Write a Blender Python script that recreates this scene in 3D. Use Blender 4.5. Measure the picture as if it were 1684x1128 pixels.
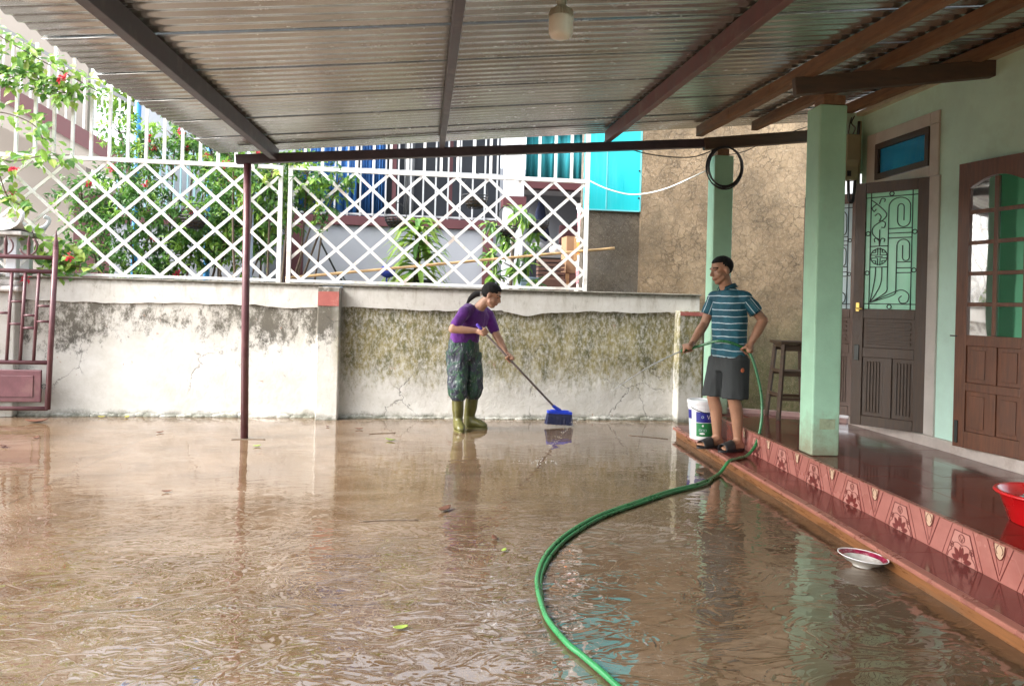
import bpy, bmesh, math, random
from mathutils import Vector, Matrix, Quaternion, noise

for _o in list(bpy.data.objects):
    bpy.data.objects.remove(_o)
SC = bpy.context.scene
COL = SC.collection
R = math.radians

# ------------------------------------------------------------------ camera
cam_d = bpy.data.cameras.new('camera')
cam = bpy.data.objects.new('camera', cam_d)
COL.objects.link(cam)
cam_d.sensor_width = 36.0
cam_d.lens = 25.87
cam_d.shift_y = -0.0374
cam_d.clip_start = 0.05
cam_d.clip_end = 500
cam.matrix_world = (Matrix.Translation((0, 0, 1.3)) @ Matrix.Rotation(R(-6.8), 4, 'Z')
                    @ Matrix.Rotation(R(90), 4, 'X') @ Matrix.Rotation(0.026, 4, 'Z'))
SC.camera = cam

# ------------------------------------------------------------------ sky, sun, exposure
SUN_EL, SUN_AZ = 42.0, 256.0          # overcast: broad soft sun from the left
world = bpy.data.worlds.new('World')
SC.world = world
world.use_nodes = True
wn = world.node_tree
for n in list(wn.nodes):
    wn.nodes.remove(n)
w_out = wn.nodes.new('ShaderNodeOutputWorld')
w_bg = wn.nodes.new('ShaderNodeBackground')
w_sky = wn.nodes.new('ShaderNodeTexSky')
w_sky.sky_type = 'NISHITA'
w_sky.sun_disc = False
w_sky.sun_elevation = R(SUN_EL)
w_sky.sun_rotation = R(SUN_AZ)
w_sky.air_density = 1.0
w_sky.dust_density = 6.0
w_sky.ozone_density = 1.0
w_hs = wn.nodes.new('ShaderNodeHueSaturation')
w_hs.inputs['Saturation'].default_value = 0.3
w_bg.inputs['Strength'].default_value = 0.15
wn.links.new(w_sky.outputs[0], w_hs.inputs['Color'])
wn.links.new(w_hs.outputs[0], w_bg.inputs[0])
wn.links.new(w_bg.outputs[0], w_out.inputs[0])

sun_d = bpy.data.lights.new('sun', 'SUN')
sun_d.energy = 0.5
sun_d.angle = R(35)
sun_d.color = (1.0, 0.985, 0.96)
sun = bpy.data.objects.new('sun', sun_d)
COL.objects.link(sun)
_az = R(SUN_AZ)
_sd = Vector((math.sin(_az) * math.cos(R(SUN_EL)), math.cos(_az) * math.cos(R(SUN_EL)), math.sin(R(SUN_EL))))
sun.rotation_euler = _sd.to_track_quat('Z', 'Y').to_euler()
sun.location = _sd * 30

SC.view_settings.view_transform = 'Standard'
SC.view_settings.look = 'None'
SC.view_settings.gamma = 1.0
SC.view_settings.exposure = 2.38
SC.view_settings.use_curve_mapping = False
SC.cycles.max_bounces = 10
SC.cycles.diffuse_bounces = 6
SC.cycles.glossy_bounces = 5
SC.cycles.transmission_bounces = 6
SC.cycles.caustics_reflective = False
SC.cycles.caustics_refractive = False
SC.cycles.use_denoising = True

# ------------------------------------------------------------------ mesh helpers
ORG = {}


def org(p):
    o = Vector((0, 0, 0))
    while p is not None:
        o += ORG.get(p.name, Vector((0, 0, 0)))
        p = p.parent
    return o


class MB:
    def __init__(s):
        s.v = []
        s.f = []
        s.m = []

    def add(s, vs, fs, mi=0):
        b = len(s.v)
        s.v += [Vector(v) for v in vs]
        s.f += [tuple(i + b for i in f) for f in fs]
        s.m += [mi] * len(fs)
        return s

    def box(s, c, d, rz=0.0, M=None, mi=0):
        c = Vector(c)
        x, y, z = d[0] / 2, d[1] / 2, d[2] / 2
        vs = [Vector((a * x, b * y, e * z)) for e in (-1, 1) for a, b in ((-1, -1), (1, -1), (1, 1), (-1, 1))]
        if M is None and rz:
            M = Matrix.Rotation(rz, 3, 'Z')
        if M is not None:
            vs = [M @ v for v in vs]
        return s.add([v + c for v in vs], [(3, 2, 1, 0), (4, 5, 6, 7), (0, 1, 5, 4), (1, 2, 6, 5), (2, 3, 7, 6), (3, 0, 4, 7)], mi)

    def bx(s, x0, x1, y0, y1, z0, z1, mi=0):
        return s.box(((x0 + x1) / 2, (y0 + y1) / 2, (z0 + z1) / 2), (abs(x1 - x0), abs(y1 - y0), abs(z1 - z0)), mi=mi)

    def bar(s, p0, p1, w, h, up=(0, 0, 1), mi=0):
        p0, p1 = Vector(p0), Vector(p1)
        d = p1 - p0
        L = d.length
        d.normalize()
        side = d.cross(Vector(up))
        if side.length < 1e-5:
            side = d.cross(Vector((1, 0, 0)))
        side.normalize()
        u = side.cross(d)
        M = Matrix((side, d, u)).transposed()
        return s.box((p0 + p1) / 2, (w, L, h), M=M, mi=mi)

    def tube(s, pts, r, seg=8, caps=True, mi=0, closed=False):
        pts = [Vector(p) for p in pts]
        n = len(pts)
        rs = r if isinstance(r, (list, tuple)) else [r] * n
        prev = None
        vs, fs = [], []
        for i, p in enumerate(pts):
            a = pts[i - 1] if (i > 0 or closed) else p
            b = pts[(i + 1) % n] if (i < n - 1 or closed) else p
            t = (b - a).normalized()
            if prev is None:
                q = Vector((0, 0, 1)) if abs(t.z) < .9 else Vector((1, 0, 0))
                e = t.cross(q).normalized()
            else:
                e = (prev - t * prev.dot(t)).normalized()
            prev = e
            g = t.cross(e)
            for k in range(seg):
                an = 2 * math.pi * k / seg
                vs.append(p + (e * math.cos(an) + g * math.sin(an)) * rs[i])
        for i in range(n if closed else n - 1):
            j = (i + 1) % n
            for k in range(seg):
                k2 = (k + 1) % seg
                fs.append((i * seg + k, i * seg + k2, j * seg + k2, j * seg + k))
        if caps and not closed:
            fs.append(tuple(range(seg))[::-1])
            fs.append(tuple((n - 1) * seg + k for k in range(seg)))
        return s.add(vs, fs, mi)

    def lathe(s, prof, c=(0, 0, 0), seg=24, M=None, mi=0, cap0=False, cap1=False):
        c = Vector(c)
        vs, fs = [], []
        for r, z in prof:
            for k in range(seg):
                a = 2 * math.pi * k / seg
                v = Vector((r * math.cos(a), r * math.sin(a), z))
                if M is not None:
                    v = M @ v
                vs.append(v + c)
        for i in range(len(prof) - 1):
            for k in range(seg):
                k2 = (k + 1) % seg
                fs.append((i * seg + k, i * seg + k2, (i + 1) * seg + k2, (i + 1) * seg + k))
        if cap0:
            fs.append(tuple(range(seg))[::-1])
        if cap1:
            b = (len(prof) - 1) * seg
            fs.append(tuple(b + k for k in range(seg)))
        return s.add(vs, fs, mi)

    def ell(s, c, r, M=None, seg=16, rings=10, mi=0):
        prof = []
        vs, fs = [], []
        for i in range(rings + 1):
            th = math.pi * i / rings
            for k in range(seg):
                a = 2 * math.pi * k / seg
                v = Vector((r[0] * math.sin(th) * math.cos(a), r[1] * math.sin(th) * math.sin(a), -r[2] * math.cos(th)))
                if M is not None:
                    v = M @ v
                vs.append(v + Vector(c))
        for i in range(rings):
            for k in range(seg):
                k2 = (k + 1) % seg
                fs.append((i * seg + k, i * seg + k2, (i + 1) * seg + k2, (i + 1) * seg + k))
        return s.add(vs, fs, mi)

    def cone(s, p0, r0, p1, r1, seg=14, n=4):
        """capsule with taper"""
        p0, p1 = Vector(p0), Vector(p1)
        d = (p1 - p0)
        L = d.length
        if L < 1e-6:
            return s.ell(p0, (r0, r0, r0))
        d /= L
        pts, rs = [], []
        for i in range(n + 1):
            a = math.pi / 2 * i / n
            pts.append(p0 - d * r0 * math.cos(a))
            rs.append(max(r0 * math.sin(a), 1e-4))
        for i in range(n + 1):
            a = math.pi / 2 * i / n
            pts.append(p1 + d * r1 * math.sin(a))
            rs.append(max(r1 * math.cos(a), 1e-4))
        q = Vector((0, 0, 1)) if abs(d.z) < .9 else Vector((1, 0, 0))
        e = d.cross(q).normalized()
        g = d.cross(e)
        vs, fs = [], []
        for p, rr in zip(pts, rs):
            for k in range(seg):
                an = 2 * math.pi * k / seg
                vs.append(p + (e * math.cos(an) + g * math.sin(an)) * rr)
        m = len(pts)
        for i in range(m - 1):
            for k in range(seg):
                k2 = (k + 1) % seg
                fs.append((i * seg + k, i * seg + k2, (i + 1) * seg + k2, (i + 1) * seg + k))
        fs.append(tuple(range(seg))[::-1])
        fs.append(tuple((m - 1) * seg + k for k in range(seg)))
        return s.add(vs, fs)

    def loft(s, rings, seg=24, cap=True, mi=0, wob=None):
        """rings: (center, a vector, b vector)"""
        vs, fs = [], []
        for i, (c, a, b) in enumerate(rings):
            c, a, b = Vector(c), Vector(a), Vector(b)
            for k in range(seg):
                t = 2 * math.pi * k / seg
                w = 1.0 if wob is None else wob(i, t)
                vs.append(c + (a * math.cos(t) + b * math.sin(t)) * w)
        n = len(rings)
        for i in range(n - 1):
            for k in range(seg):
                k2 = (k + 1) % seg
                fs.append((i * seg + k, i * seg + k2, (i + 1) * seg + k2, (i + 1) * seg + k))
        if cap:
            fs.append(tuple(range(seg))[::-1])
            fs.append(tuple((n - 1) * seg + k for k in range(seg)))
        return s.add(vs, fs, mi)

    def prism(s, poly, fn, t0, t1, mi=0):
        """poly of (u,v); fn(u,v,t)->Vector"""
        n = len(poly)
        vs = [fn(u, v, t0) for u, v in poly] + [fn(u, v, t1) for u, v in poly]
        fs = [tuple(range(n))[::-1], tuple(range(n, 2 * n))]
        fs += [(i, (i + 1) % n, n + (i + 1) % n, n + i) for i in range(n)]
        return s.add(vs, fs, mi)

    def ribbon(s, pts, w, fn, t0=0.0, t1=.001, mi=0, closed=False):
        """flat line of width w along 2-D points, as short raised strips"""
        n = len(pts)
        for i in range(n if closed else n - 1):
            a, b = pts[i], pts[(i + 1) % n]
            du, dv = b[0] - a[0], b[1] - a[1]
            L = math.hypot(du, dv) or 1
            du, dv = du / L, dv / L
            e = w * .35
            a2 = (a[0] - du * e, a[1] - dv * e)
            b2 = (b[0] + du * e, b[1] + dv * e)
            nu, nv = -dv * w / 2, du * w / 2
            s.prism([(a2[0] - nu, a2[1] - nv), (b2[0] - nu, b2[1] - nv), (b2[0] + nu, b2[1] + nv), (a2[0] + nu, a2[1] + nv)], fn, t0, t1, mi)
        return s

    def mesh(s, name, o=Vector((0, 0, 0)), smooth=False):
        me = bpy.data.meshes.new(name)
        me.from_pydata([v - o for v in s.v], [], s.f)
        if any(s.m):
            me.polygons.foreach_set('material_index', s.m)
        if smooth:
            me.polygons.foreach_set('use_smooth', [True] * len(me.polygons))
        me.update()
        return me

    def build(s, name, mats, parent=None, smooth=False, local=False, bevel=0.0, remesh=0.0, sm=0, autos=None):
        o = Vector((0, 0, 0)) if local else org(parent)
        me = s.mesh(name, o, smooth)
        if remesh:
            me = remeshed(me, name, remesh, sm)
        return mk(name, me, mats, parent, bevel, autos)


def remeshed(me, name, vox, sm):
    t = bpy.data.objects.new('tmp', me)
    COL.objects.link(t)
    m = t.modifiers.new('r', 'REMESH')
    m.mode = 'VOXEL'
    m.voxel_size = vox
    m.use_smooth_shade = True
    if sm:
        q = t.modifiers.new('s', 'SMOOTH')
        q.factor = .5
        q.iterations = sm
    dg = bpy.context.evaluated_depsgraph_get()
    new = bpy.data.meshes.new_from_object(t.evaluated_get(dg))
    bpy.data.objects.remove(t)
    new.name = name
    new.polygons.foreach_set('use_smooth', [True] * len(new.polygons))
    return new


def mk(name, me, mats, parent=None, bevel=0.0, autos=None):
    o = bpy.data.objects.new(name, me)
    COL.objects.link(o)
    if mats is not None and len(me.materials) == 0:
        for m in (mats if isinstance(mats, (list, tuple)) else [mats]):
            me.materials.append(m)
    if parent is not None:
        o.parent = parent
    if bevel:
        b = o.modifiers.new('b', 'BEVEL')
        b.width = bevel
        b.segments = 2
        b.limit_method = 'ANGLE'
    return o


def thing(name, label, cat, loc=(0, 0, 0), rz=0.0, group=None, parent=None):
    o = bpy.data.objects.new(name, None)
    COL.objects.link(o)
    o.empty_display_size = .1
    o.location = loc
    o.rotation_euler = (0, 0, rz)
    ORG[o.name] = Vector(loc)
    if parent is not None:
        o.parent = parent
    if label:
        tag(o, label, cat, group)
    return o


def tag(o, label, cat, group=None):
    o['label'] = label
    o['category'] = cat
    if group:
        o['group'] = group
    return o


def struct(o):
    o['kind'] = 'structure'
    return o


def share(name, me, parent, loc=(0, 0, 0), rot=(0, 0, 0), scale=(1, 1, 1), mats=None):
    o = bpy.data.objects.new(name, me)
    COL.objects.link(o)
    if mats is not None and len(me.materials) == 0:
        for m in (mats if isinstance(mats, (list, tuple)) else [mats]):
            me.materials.append(m)
    o.parent = parent
    o.location = loc
    o.rotation_euler = rot
    o.scale = scale
    return o


def copy_tree(o, parent=None):
    c = o.copy()
    COL.objects.link(c)
    c.parent = parent
    for ch in list(o.children):
        copy_tree(ch, c)
    return c


def spline(pts, n=8):
    pts = [Vector(p) for p in pts]
    out = []
    for i in range(len(pts) - 1):
        p0 = pts[max(i - 1, 0)]
        p1, p2 = pts[i], pts[i + 1]
        p3 = pts[min(i + 2, len(pts) - 1)]
        for k in range(n):
            t = k / n
            out.append(.5 * ((2 * p1) + (p2 - p0) * t + (2 * p0 - 5 * p1 + 4 * p2 - p3) * t * t + (3 * p1 - p0 - 3 * p2 + p3) * t ** 3))
    out.append(pts[-1])
    return out


# ------------------------------------------------------------------ materials
class NT:
    """tiny node-tree helper"""

    def __init__(s, name):
        s.mat = bpy.data.materials.new(name)
        s.mat.use_nodes = True
        s.t = s.mat.node_tree
        s.b = s.t.nodes['Principled BSDF']
        s.out = s.t.nodes['Material Output']
        g = s.t.nodes.new('ShaderNodeNewGeometry')
        s.pos = g.outputs['Position']
        s.nrm = g.outputs['Normal']

    def n(s, typ, **kw):
        nd = s.t.nodes.new(typ)
        for k, v in kw.items():
            setattr(nd, k, v)
        return nd

    def link(s, a, b):
        s.t.links.new(a, b)

    def put(s, sock, val):
        if hasattr(val, 'links') or hasattr(val, 'is_linked'):
            s.link(val, sock)
        else:
            if isinstance(val, (tuple, list)) and len(val) == 3 and sock.type == 'RGBA':
                val = (*val, 1)
            sock.default_value = val

    def mapping(s, scale=(1, 1, 1), loc=(0, 0, 0), rot=(0, 0, 0), vec=None):
        m = s.n('ShaderNodeMapping')
        s.link(vec or s.pos, m.inputs[0])
        m.inputs['Scale'].default_value = scale
        m.inputs['Location'].default_value = loc
        m.inputs['Rotation'].default_value = rot
        return m.outputs[0]

    def noise(s, scale=5, detail=4, rough=.6, vec=None, dist=0.0, out=0):
        m = s.n('ShaderNodeTexNoise')
        s.link(vec or s.pos, m.inputs['Vector'])
        m.inputs['Scale'].default_value = scale
        m.inputs['Detail'].default_value = detail
        m.inputs['Roughness'].default_value = rough
        m.inputs['Distortion'].default_value = dist
        return m.outputs[out]

    def voro(s, scale=5, feature='F1', vec=None, out=0, rnd=1.0):
        m = s.n('ShaderNodeTexVoronoi', feature=feature)
        s.link(vec or s.pos, m.inputs['Vector'])
        m.inputs['Scale'].default_value = scale
        m.inputs['Randomness'].default_value = rnd
        return m.outputs[out]

    def ramp(s, fac, stops, interp='LINEAR'):
        m = s.n('ShaderNodeValToRGB')
        s.link(fac, m.inputs[0])
        r = m.color_ramp
        r.interpolation = interp
        while len(r.elements) < len(stops):
            r.elements.new(.5)
        for e, (p, c) in zip(r.elements, stops):
            e.position = p
            e.color = (c, c, c, 1) if isinstance(c, (int, float)) else (*c, 1)
        return m.outputs[0]

    def mix(s, fac, a, b, mode='MIX'):
        m = s.n('ShaderNodeMix', data_type='RGBA', blend_type=mode)
        s.put(m.inputs[0], fac)
        s.put(m.inputs[6], a)
        s.put(m.inputs[7], b)
        return m.outputs[2]

    def math(s, op, a, b=0.0, c=0.0, clamp=False):
        m = s.n('ShaderNodeMath', operation=op, use_clamp=clamp)
        s.put(m.inputs[0], a)
        s.put(m.inputs[1], b)
        s.put(m.inputs[2], c)
        return m.outputs[0]

    def xyz(s, vec=None):
        m = s.n('ShaderNodeSeparateXYZ')
        s.link(vec or s.pos, m.inputs[0])
        return m.outputs

    def mapr(s, v, a, b, c=0.0, d=1.0):
        m = s.n('ShaderNodeMapRange')
        s.put(m.inputs[0], v)
        m.inputs[1].default_value = a
        m.inputs[2].default_value = b
        m.inputs[3].default_value = c
        m.inputs[4].default_value = d
        return m.outputs[0]

    def bump(s, h, strength=.4, dist=.01, normal=None):
        m = s.n('ShaderNodeBump')
        s.put(m.inputs['Strength'], strength)
        m.inputs['Distance'].default_value = dist
        s.link(h, m.inputs['Height'])
        if normal is not None:
            s.link(normal, m.inputs['Normal'])
        return m.outputs[0]

    def set(s, **kw):
        names = {'col': 'Base Color', 'rough': 'Roughness', 'metal': 'Metallic', 'nrm': 'Normal', 'spec': 'Specular IOR Level',
                 'coat': 'Coat Weight', 'coatr': 'Coat Roughness', 'alpha': 'Alpha', 'trans': 'Transmission Weight', 'ior': 'IOR', 'sheen': 'Sheen Weight'}
        for k, v in kw.items():
            s.put(s.b.inputs[names[k]], v)
        return s.mat


def plain(name, col, rough=.6, var=.18, scale=9.0, bump=.0, bscale=40, metal=0.0, spec=.5, dirt=None, dirt_amt=.35, stretch=(1, 1, 1), coat=0.0):
    """surface of one colour with soft tonal variation, optional dirt blotches and relief"""
    t = NT(name)
    v = t.mapping(scale=stretch)
    nz = t.noise(scale, 5, .65, vec=v)
    lo = tuple(c * (1 - var) for c in col)
    hi = tuple(min(1, c * (1 + var)) for c in col)
    c = t.ramp(nz, [(.3, lo), (.7, hi)])
    if dirt is not None:
        d = t.noise(scale * .45, 8, .7, vec=t.mapping(scale=stretch, loc=(3.1, 7.7, 1.3)))
        c = t.mix(t.ramp(d, [(.52, 0.0), (.68, dirt_amt)]), c, dirt)
    rg = t.mapr(nz, .3, .7, max(rough - .08, .02), min(rough + .08, 1))
    kw = dict(col=c, rough=rg, metal=metal, spec=spec)
    if coat:
        kw['coat'] = coat
        kw['coatr'] = .08
    if bump:
        kw['nrm'] = t.bump(t.noise(bscale, 6, .7, vec=v), bump, .01)
    return t.set(**kw)


M = {}
M['white_paint'] = plain('white_paint', (.74, .74, .72), .45, .08, 9, dirt=(.30, .17, .08), dirt_amt=.55)
M['maroon_steel'] = plain('maroon_steel', (.10, .035, .042), .38, .2, 12, dirt=(.2, .12, .1), dirt_amt=.3)
M['dark_steel'] = plain('dark_steel', (.07, .055, .065), .5, .25, 10, dirt=(.18, .14, .13), dirt_amt=.5)
M['red_steel'] = plain('red_steel', (.13, .05, .045), .5, .25, 10, dirt=(.2, .15, .12), dirt_amt=.5)
M['timber'] = plain('timber', (.21, .105, .05), .7, .35, 6, .35, 30, dirt=(.32, .22, .13), dirt_amt=.5, stretch=(5, .6, 5))
M['timber_dark'] = plain('timber_dark', (.075, .042, .022), .6, .3, 6, .3, 30, stretch=(.6, 5, 5))
M['mint'] = plain('mint', (.63, .90, .79), .6, .07, 3, .12, 60, dirt=(.40, .55, .43), dirt_amt=.35)
def pillar_paint():
    t = NT('mint_pillar')
    x, y, z = t.xyz()
    n = t.noise(4, 5, .65)
    c = t.ramp(n, [(.3, (.36, .62, .45)), (.7, (.43, .72, .53))])
    d = t.ramp(t.noise(5, 8, .8, vec=t.mapping(scale=(1, 1, .5), loc=(3, 1, 0))), [(.56, 0.0), (.72, .45)])
    c = t.mix(d, c, (.40, .48, .34))
    e = t.math('ADD', z, t.math('MULTIPLY', t.math('SUBTRACT', t.noise(9, 6, .8), .5), .5))
    c = t.mix(t.math('MULTIPLY', t.math('SUBTRACT', 1.0, t.mapr(e, .26, .58)), .85), c, (.24, .2, .13))
    ch = t.ramp(t.noise(14, 6, .75, vec=t.mapping(loc=(6, 2, 9))), [(.68, 0.0), (.70, .8)])
    c = t.mix(ch, c, (.5, .46, .4))
    return t.set(col=c, rough=.55, nrm=t.bump(t.noise(30, 6, .7), .18, .01))


M['mint_pillar'] = pillar_paint()
M['trim_white'] = plain('trim_white', (.6, .56, .52), .6, .08, 5, .1, 50, dirt=(.36, .3, .25), dirt_amt=.4)
M['plinth'] = plain('plinth', (.56, .5, .46), .35, .12, 9, .1, 40, dirt=(.3, .22, .18), dirt_amt=.5)
M['door_wood'] = plain('door_wood', (.12, .043, .019), .42, .4, 6, .25, 40, stretch=(9, 9, .8), coat=.12)
M['door_wood_dark'] = plain('door_wood_dark', (.05, .027, .014), .5, .35, 6, .25, 40, stretch=(9, 9, .8), coat=.05)
M['door_wood_pale'] = plain('door_wood_pale', (.14, .075, .05), .42, .3, 6, .2, 40, stretch=(9, 9, .8), coat=.2)
M['iron'] = plain('iron', (.02, .025, .022), .45, .2)
M['black'] = plain('black_rubber', (.018, .018, .02), .5, .2)
M['cable_black'] = plain('cable_black', (.02, .018, .018), .45, .2)
M['cable_white'] = plain('cable_white', (.75, .74, .7), .5, .05)
M['teal_panel'] = plain('teal_panel', (.02, .56, .62), .35, .06, 2, dirt=(.12, .62, .66), dirt_amt=.5, stretch=(6, 1, .5))
M['maroon_paint'] = plain('maroon_paint', (.085, .022, .028), .6, .15, 4)
M['pale_wall'] = plain('pale_wall', (.30, .32, .36), .75, .06, 2, .1, 40, dirt=(.25, .28, .26), dirt_amt=.4)
M['beige_wall'] = plain('beige_wall', (.30, .27, .24), .75, .06, 2)
M['white_wall'] = plain('white_wall', (.6, .62, .65), .7, .04, 2)
M['curtain_blue'] = plain('curtain_blue', (.03, .13, .36), .8, .4, 5, stretch=(6, 1, .3))
M['curtain_teal'] = plain('curtain_teal', (.02, .25, .3), .8, .35, 5, stretch=(6, 1, .3))
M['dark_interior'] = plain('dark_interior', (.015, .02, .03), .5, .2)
M['steel_bar'] = plain('steel_bar', (.42, .44, .46), .4, .08)
M['grey_paint'] = plain('grey_paint', (.16, .17, .18), .6, .15)
M['blue_paint'] = plain('blue_paint', (.03, .22, .5), .5, .1)
M['cyan_paint'] = plain('cyan_paint', (.3, .5, .55), .5, .1)
M['bamboo'] = plain('bamboo', (.5, .33, .16), .5, .15, 14)
M['card'] = plain('cardboard', (.3, .18, .1), .85, .12, 5)
M['card_dark'] = plain('cardboard_dark', (.12, .06, .045), .7, .2, 5)
M['soil'] = plain('soil', (.1, .07, .05), .95, .3, 8)
M['bark'] = plain('bark', (.13, .1, .075), .9, .3, 20, .5, 40)
M['lamp_white'] = plain('lamp_white', (.8, .79, .72), .35, .03)
M['lamp_grey'] = plain('lamp_grey', (.34, .32, .24), .5, .1)
M['meter'] = plain('meter', (.36, .32, .2), .5, .08, 6)
M['concrete_old'] = plain('concrete_old', (.5, .48, .46), .85, .15, 8, .4, 30, dirt=(.12, .11, .1), dirt_amt=.7)


def leaf_mat(name, col, var=.35, trans=.5):
    t = NT(name)
    rnd = t.n('ShaderNodeTexWhiteNoise', noise_dimensions='3D')
    m = t.n('ShaderNodeVectorMath', operation='SNAP')
    t.link(t.pos, m.inputs[0])
    m.inputs[1].default_value = (.05, .05, .05)
    nz = t.noise(11, 3, .6)
    c = t.ramp(nz, [(.3, tuple(x * (1 - var) for x in col)), (.72, tuple(min(1, x * (1 + var)) for x in col))])
    t.set(col=c, rough=.42)
    tr = t.n('ShaderNodeBsdfTranslucent')
    t.link(t.mix(.5, c, tuple(min(1, x * 1.5) for x in col)), tr.inputs[0])
    ms = t.n('ShaderNodeMixShader')
    ms.inputs[0].default_value = trans * .6
    t.link(t.b.outputs[0], ms.inputs[1])
    t.link(tr.outputs[0], ms.inputs[2])
    t.link(ms.outputs[0], t.out.inputs[0])
    return t.mat


M['beam_dark'] = plain('beam_dark', (.045, .028, .035), .5, .25, 10, dirt=(.1, .07, .07), dirt_amt=.4)
M['leaf'] = leaf_mat('leaf_green', (.10, .24, .05))
M['leaf_light'] = leaf_mat('leaf_light', (.24, .42, .07))
M['leaf_dark'] = leaf_mat('leaf_dark', (.055, .14, .04))
M['leaf_yellow'] = leaf_mat('leaf_yellow', (.32, .42, .08))
M['leaf_stripe'] = leaf_mat('leaf_stripe', (.3, .42, .08), .5)
M['flower'] = leaf_mat('flower_red', (.6, .05, .09), .25)
M['leaf_brown'] = plain('leaf_brown', (.09, .035, .018), .6, .3)
M['leaf_fallen_yellow'] = plain('leaf_fallen_yellow', (.45, .4, .06), .5, .2)
M['leaf_fallen_green'] = plain('leaf_fallen_green', (.2, .28, .05), .5, .2)

# ------------------------------------------------------------------ special surfaces
def ground_material():
    t = NT('wet_concrete')
    x, y, z = t.xyz()
    big = t.noise(.55, 4, .6, vec=t.mapping(loc=(2.3, 1.1, 0)))
    mid = t.noise(2.2, 6, .7)
    fine = t.noise(14, 5, .7)
    c = t.ramp(mid, [(.25, (.06, .034, .017)), (.5, (.115, .070, .038)), (.75, (.18, .12, .074))])
    c = t.mix(t.ramp(fine, [(.35, 0.0), (.75, .3)]), c, (.22, .17, .125))
    silt = t.noise(1.1, 6, .75, vec=t.mapping(scale=(.7, 1.6, 1), loc=(9, 4, 0)), dist=.6)
    c = t.mix(t.ramp(silt, [(.5, 0.0), (.72, .45)]), c, (.28, .225, .175))
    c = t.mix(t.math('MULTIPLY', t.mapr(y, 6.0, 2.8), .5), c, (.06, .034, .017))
    # joints of the slab, shallow dark lines
    wx = t.math('ADD', x, t.math('MULTIPLY', t.math('SUBTRACT', t.noise(1.5, 4, .6), .5), .05))
    wy = t.math('ADD', y, t.math('MULTIPLY', t.math('SUBTRACT', t.noise(1.7, 4, .6, vec=t.mapping(loc=(5, 5, 0))), .5), .05))
    jx = t.math('LESS_THAN', t.math('ABSOLUTE', t.math('SUBTRACT', t.math('FRACT', t.math('MULTIPLY', t.math('ADD', wx, 28.9), 1 / 4.8)), .5)), .002)
    jy = t.math('LESS_THAN', t.math('ABSOLUTE', t.math('SUBTRACT', t.math('FRACT', t.math('MULTIPLY', t.math('ADD', wy, 24.4), 1 / 2.4)), .5)), .004)
    joint = t.math('MAXIMUM', jx, jy)
    c = t.mix(t.math('MULTIPLY', joint, .38), c, (.03, .02, .013))
    # where hose water runs the film is deep and rippled; towards the wall it is a thin film
    deep = t.math('MULTIPLY', t.mapr(y, 5.0, 3.2), t.ramp(t.noise(.8, 2, .5, vec=t.mapping(loc=(1.5, .4, 0))), [(.36, .15), (.55, 1.0)]))
    v1 = t.mapping(scale=(1.0, 1.35, 1))
    r1 = t.noise(5.0, 0, .4, vec=v1, dist=.9)
    r2 = t.noise(14, 0, .4, vec=v1, dist=.6)
    r3 = t.noise(36, 0, .5, vec=v1)
    h = t.math('ADD', r1, t.math('MULTIPLY', r2, .30))
    h = t.math('ADD', h, t.math('MULTIPLY', r3, .02))
    far = t.noise(3.2, 2, .5, vec=t.mapping(scale=(.6, 1.9, 1)))
    st = t.math('ADD', t.math('MULTIPLY', deep, .8), .2)
    nb = t.bump(h, st, .0065)
    nb = t.bump(far, .22, .004, normal=nb)
    pn = t.noise(3.6, 2, .5, vec=t.mapping(scale=(.8, 1.3, 1), loc=(5, 2, 0)), dist=1.6)
    rim = t.ramp(pn, [(.40, 0.0), (.44, 1.0), (.50, .75), (.54, 1.0), (.60, .1)])
    nb = t.bump(rim, t.math('MULTIPLY', t.mapr(y, 5.6, 3.4), .8), .0018, normal=nb)
    rough = t.math('ADD', t.ramp(big, [(.4, .004), (.66, .03)]), t.math('MULTIPLY', t.ramp(silt, [(.55, 0.0), (.78, 1.0)]), .06))
    return t.set(col=c, rough=rough, nrm=nb, ior=1.75, spec=.8)


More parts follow.
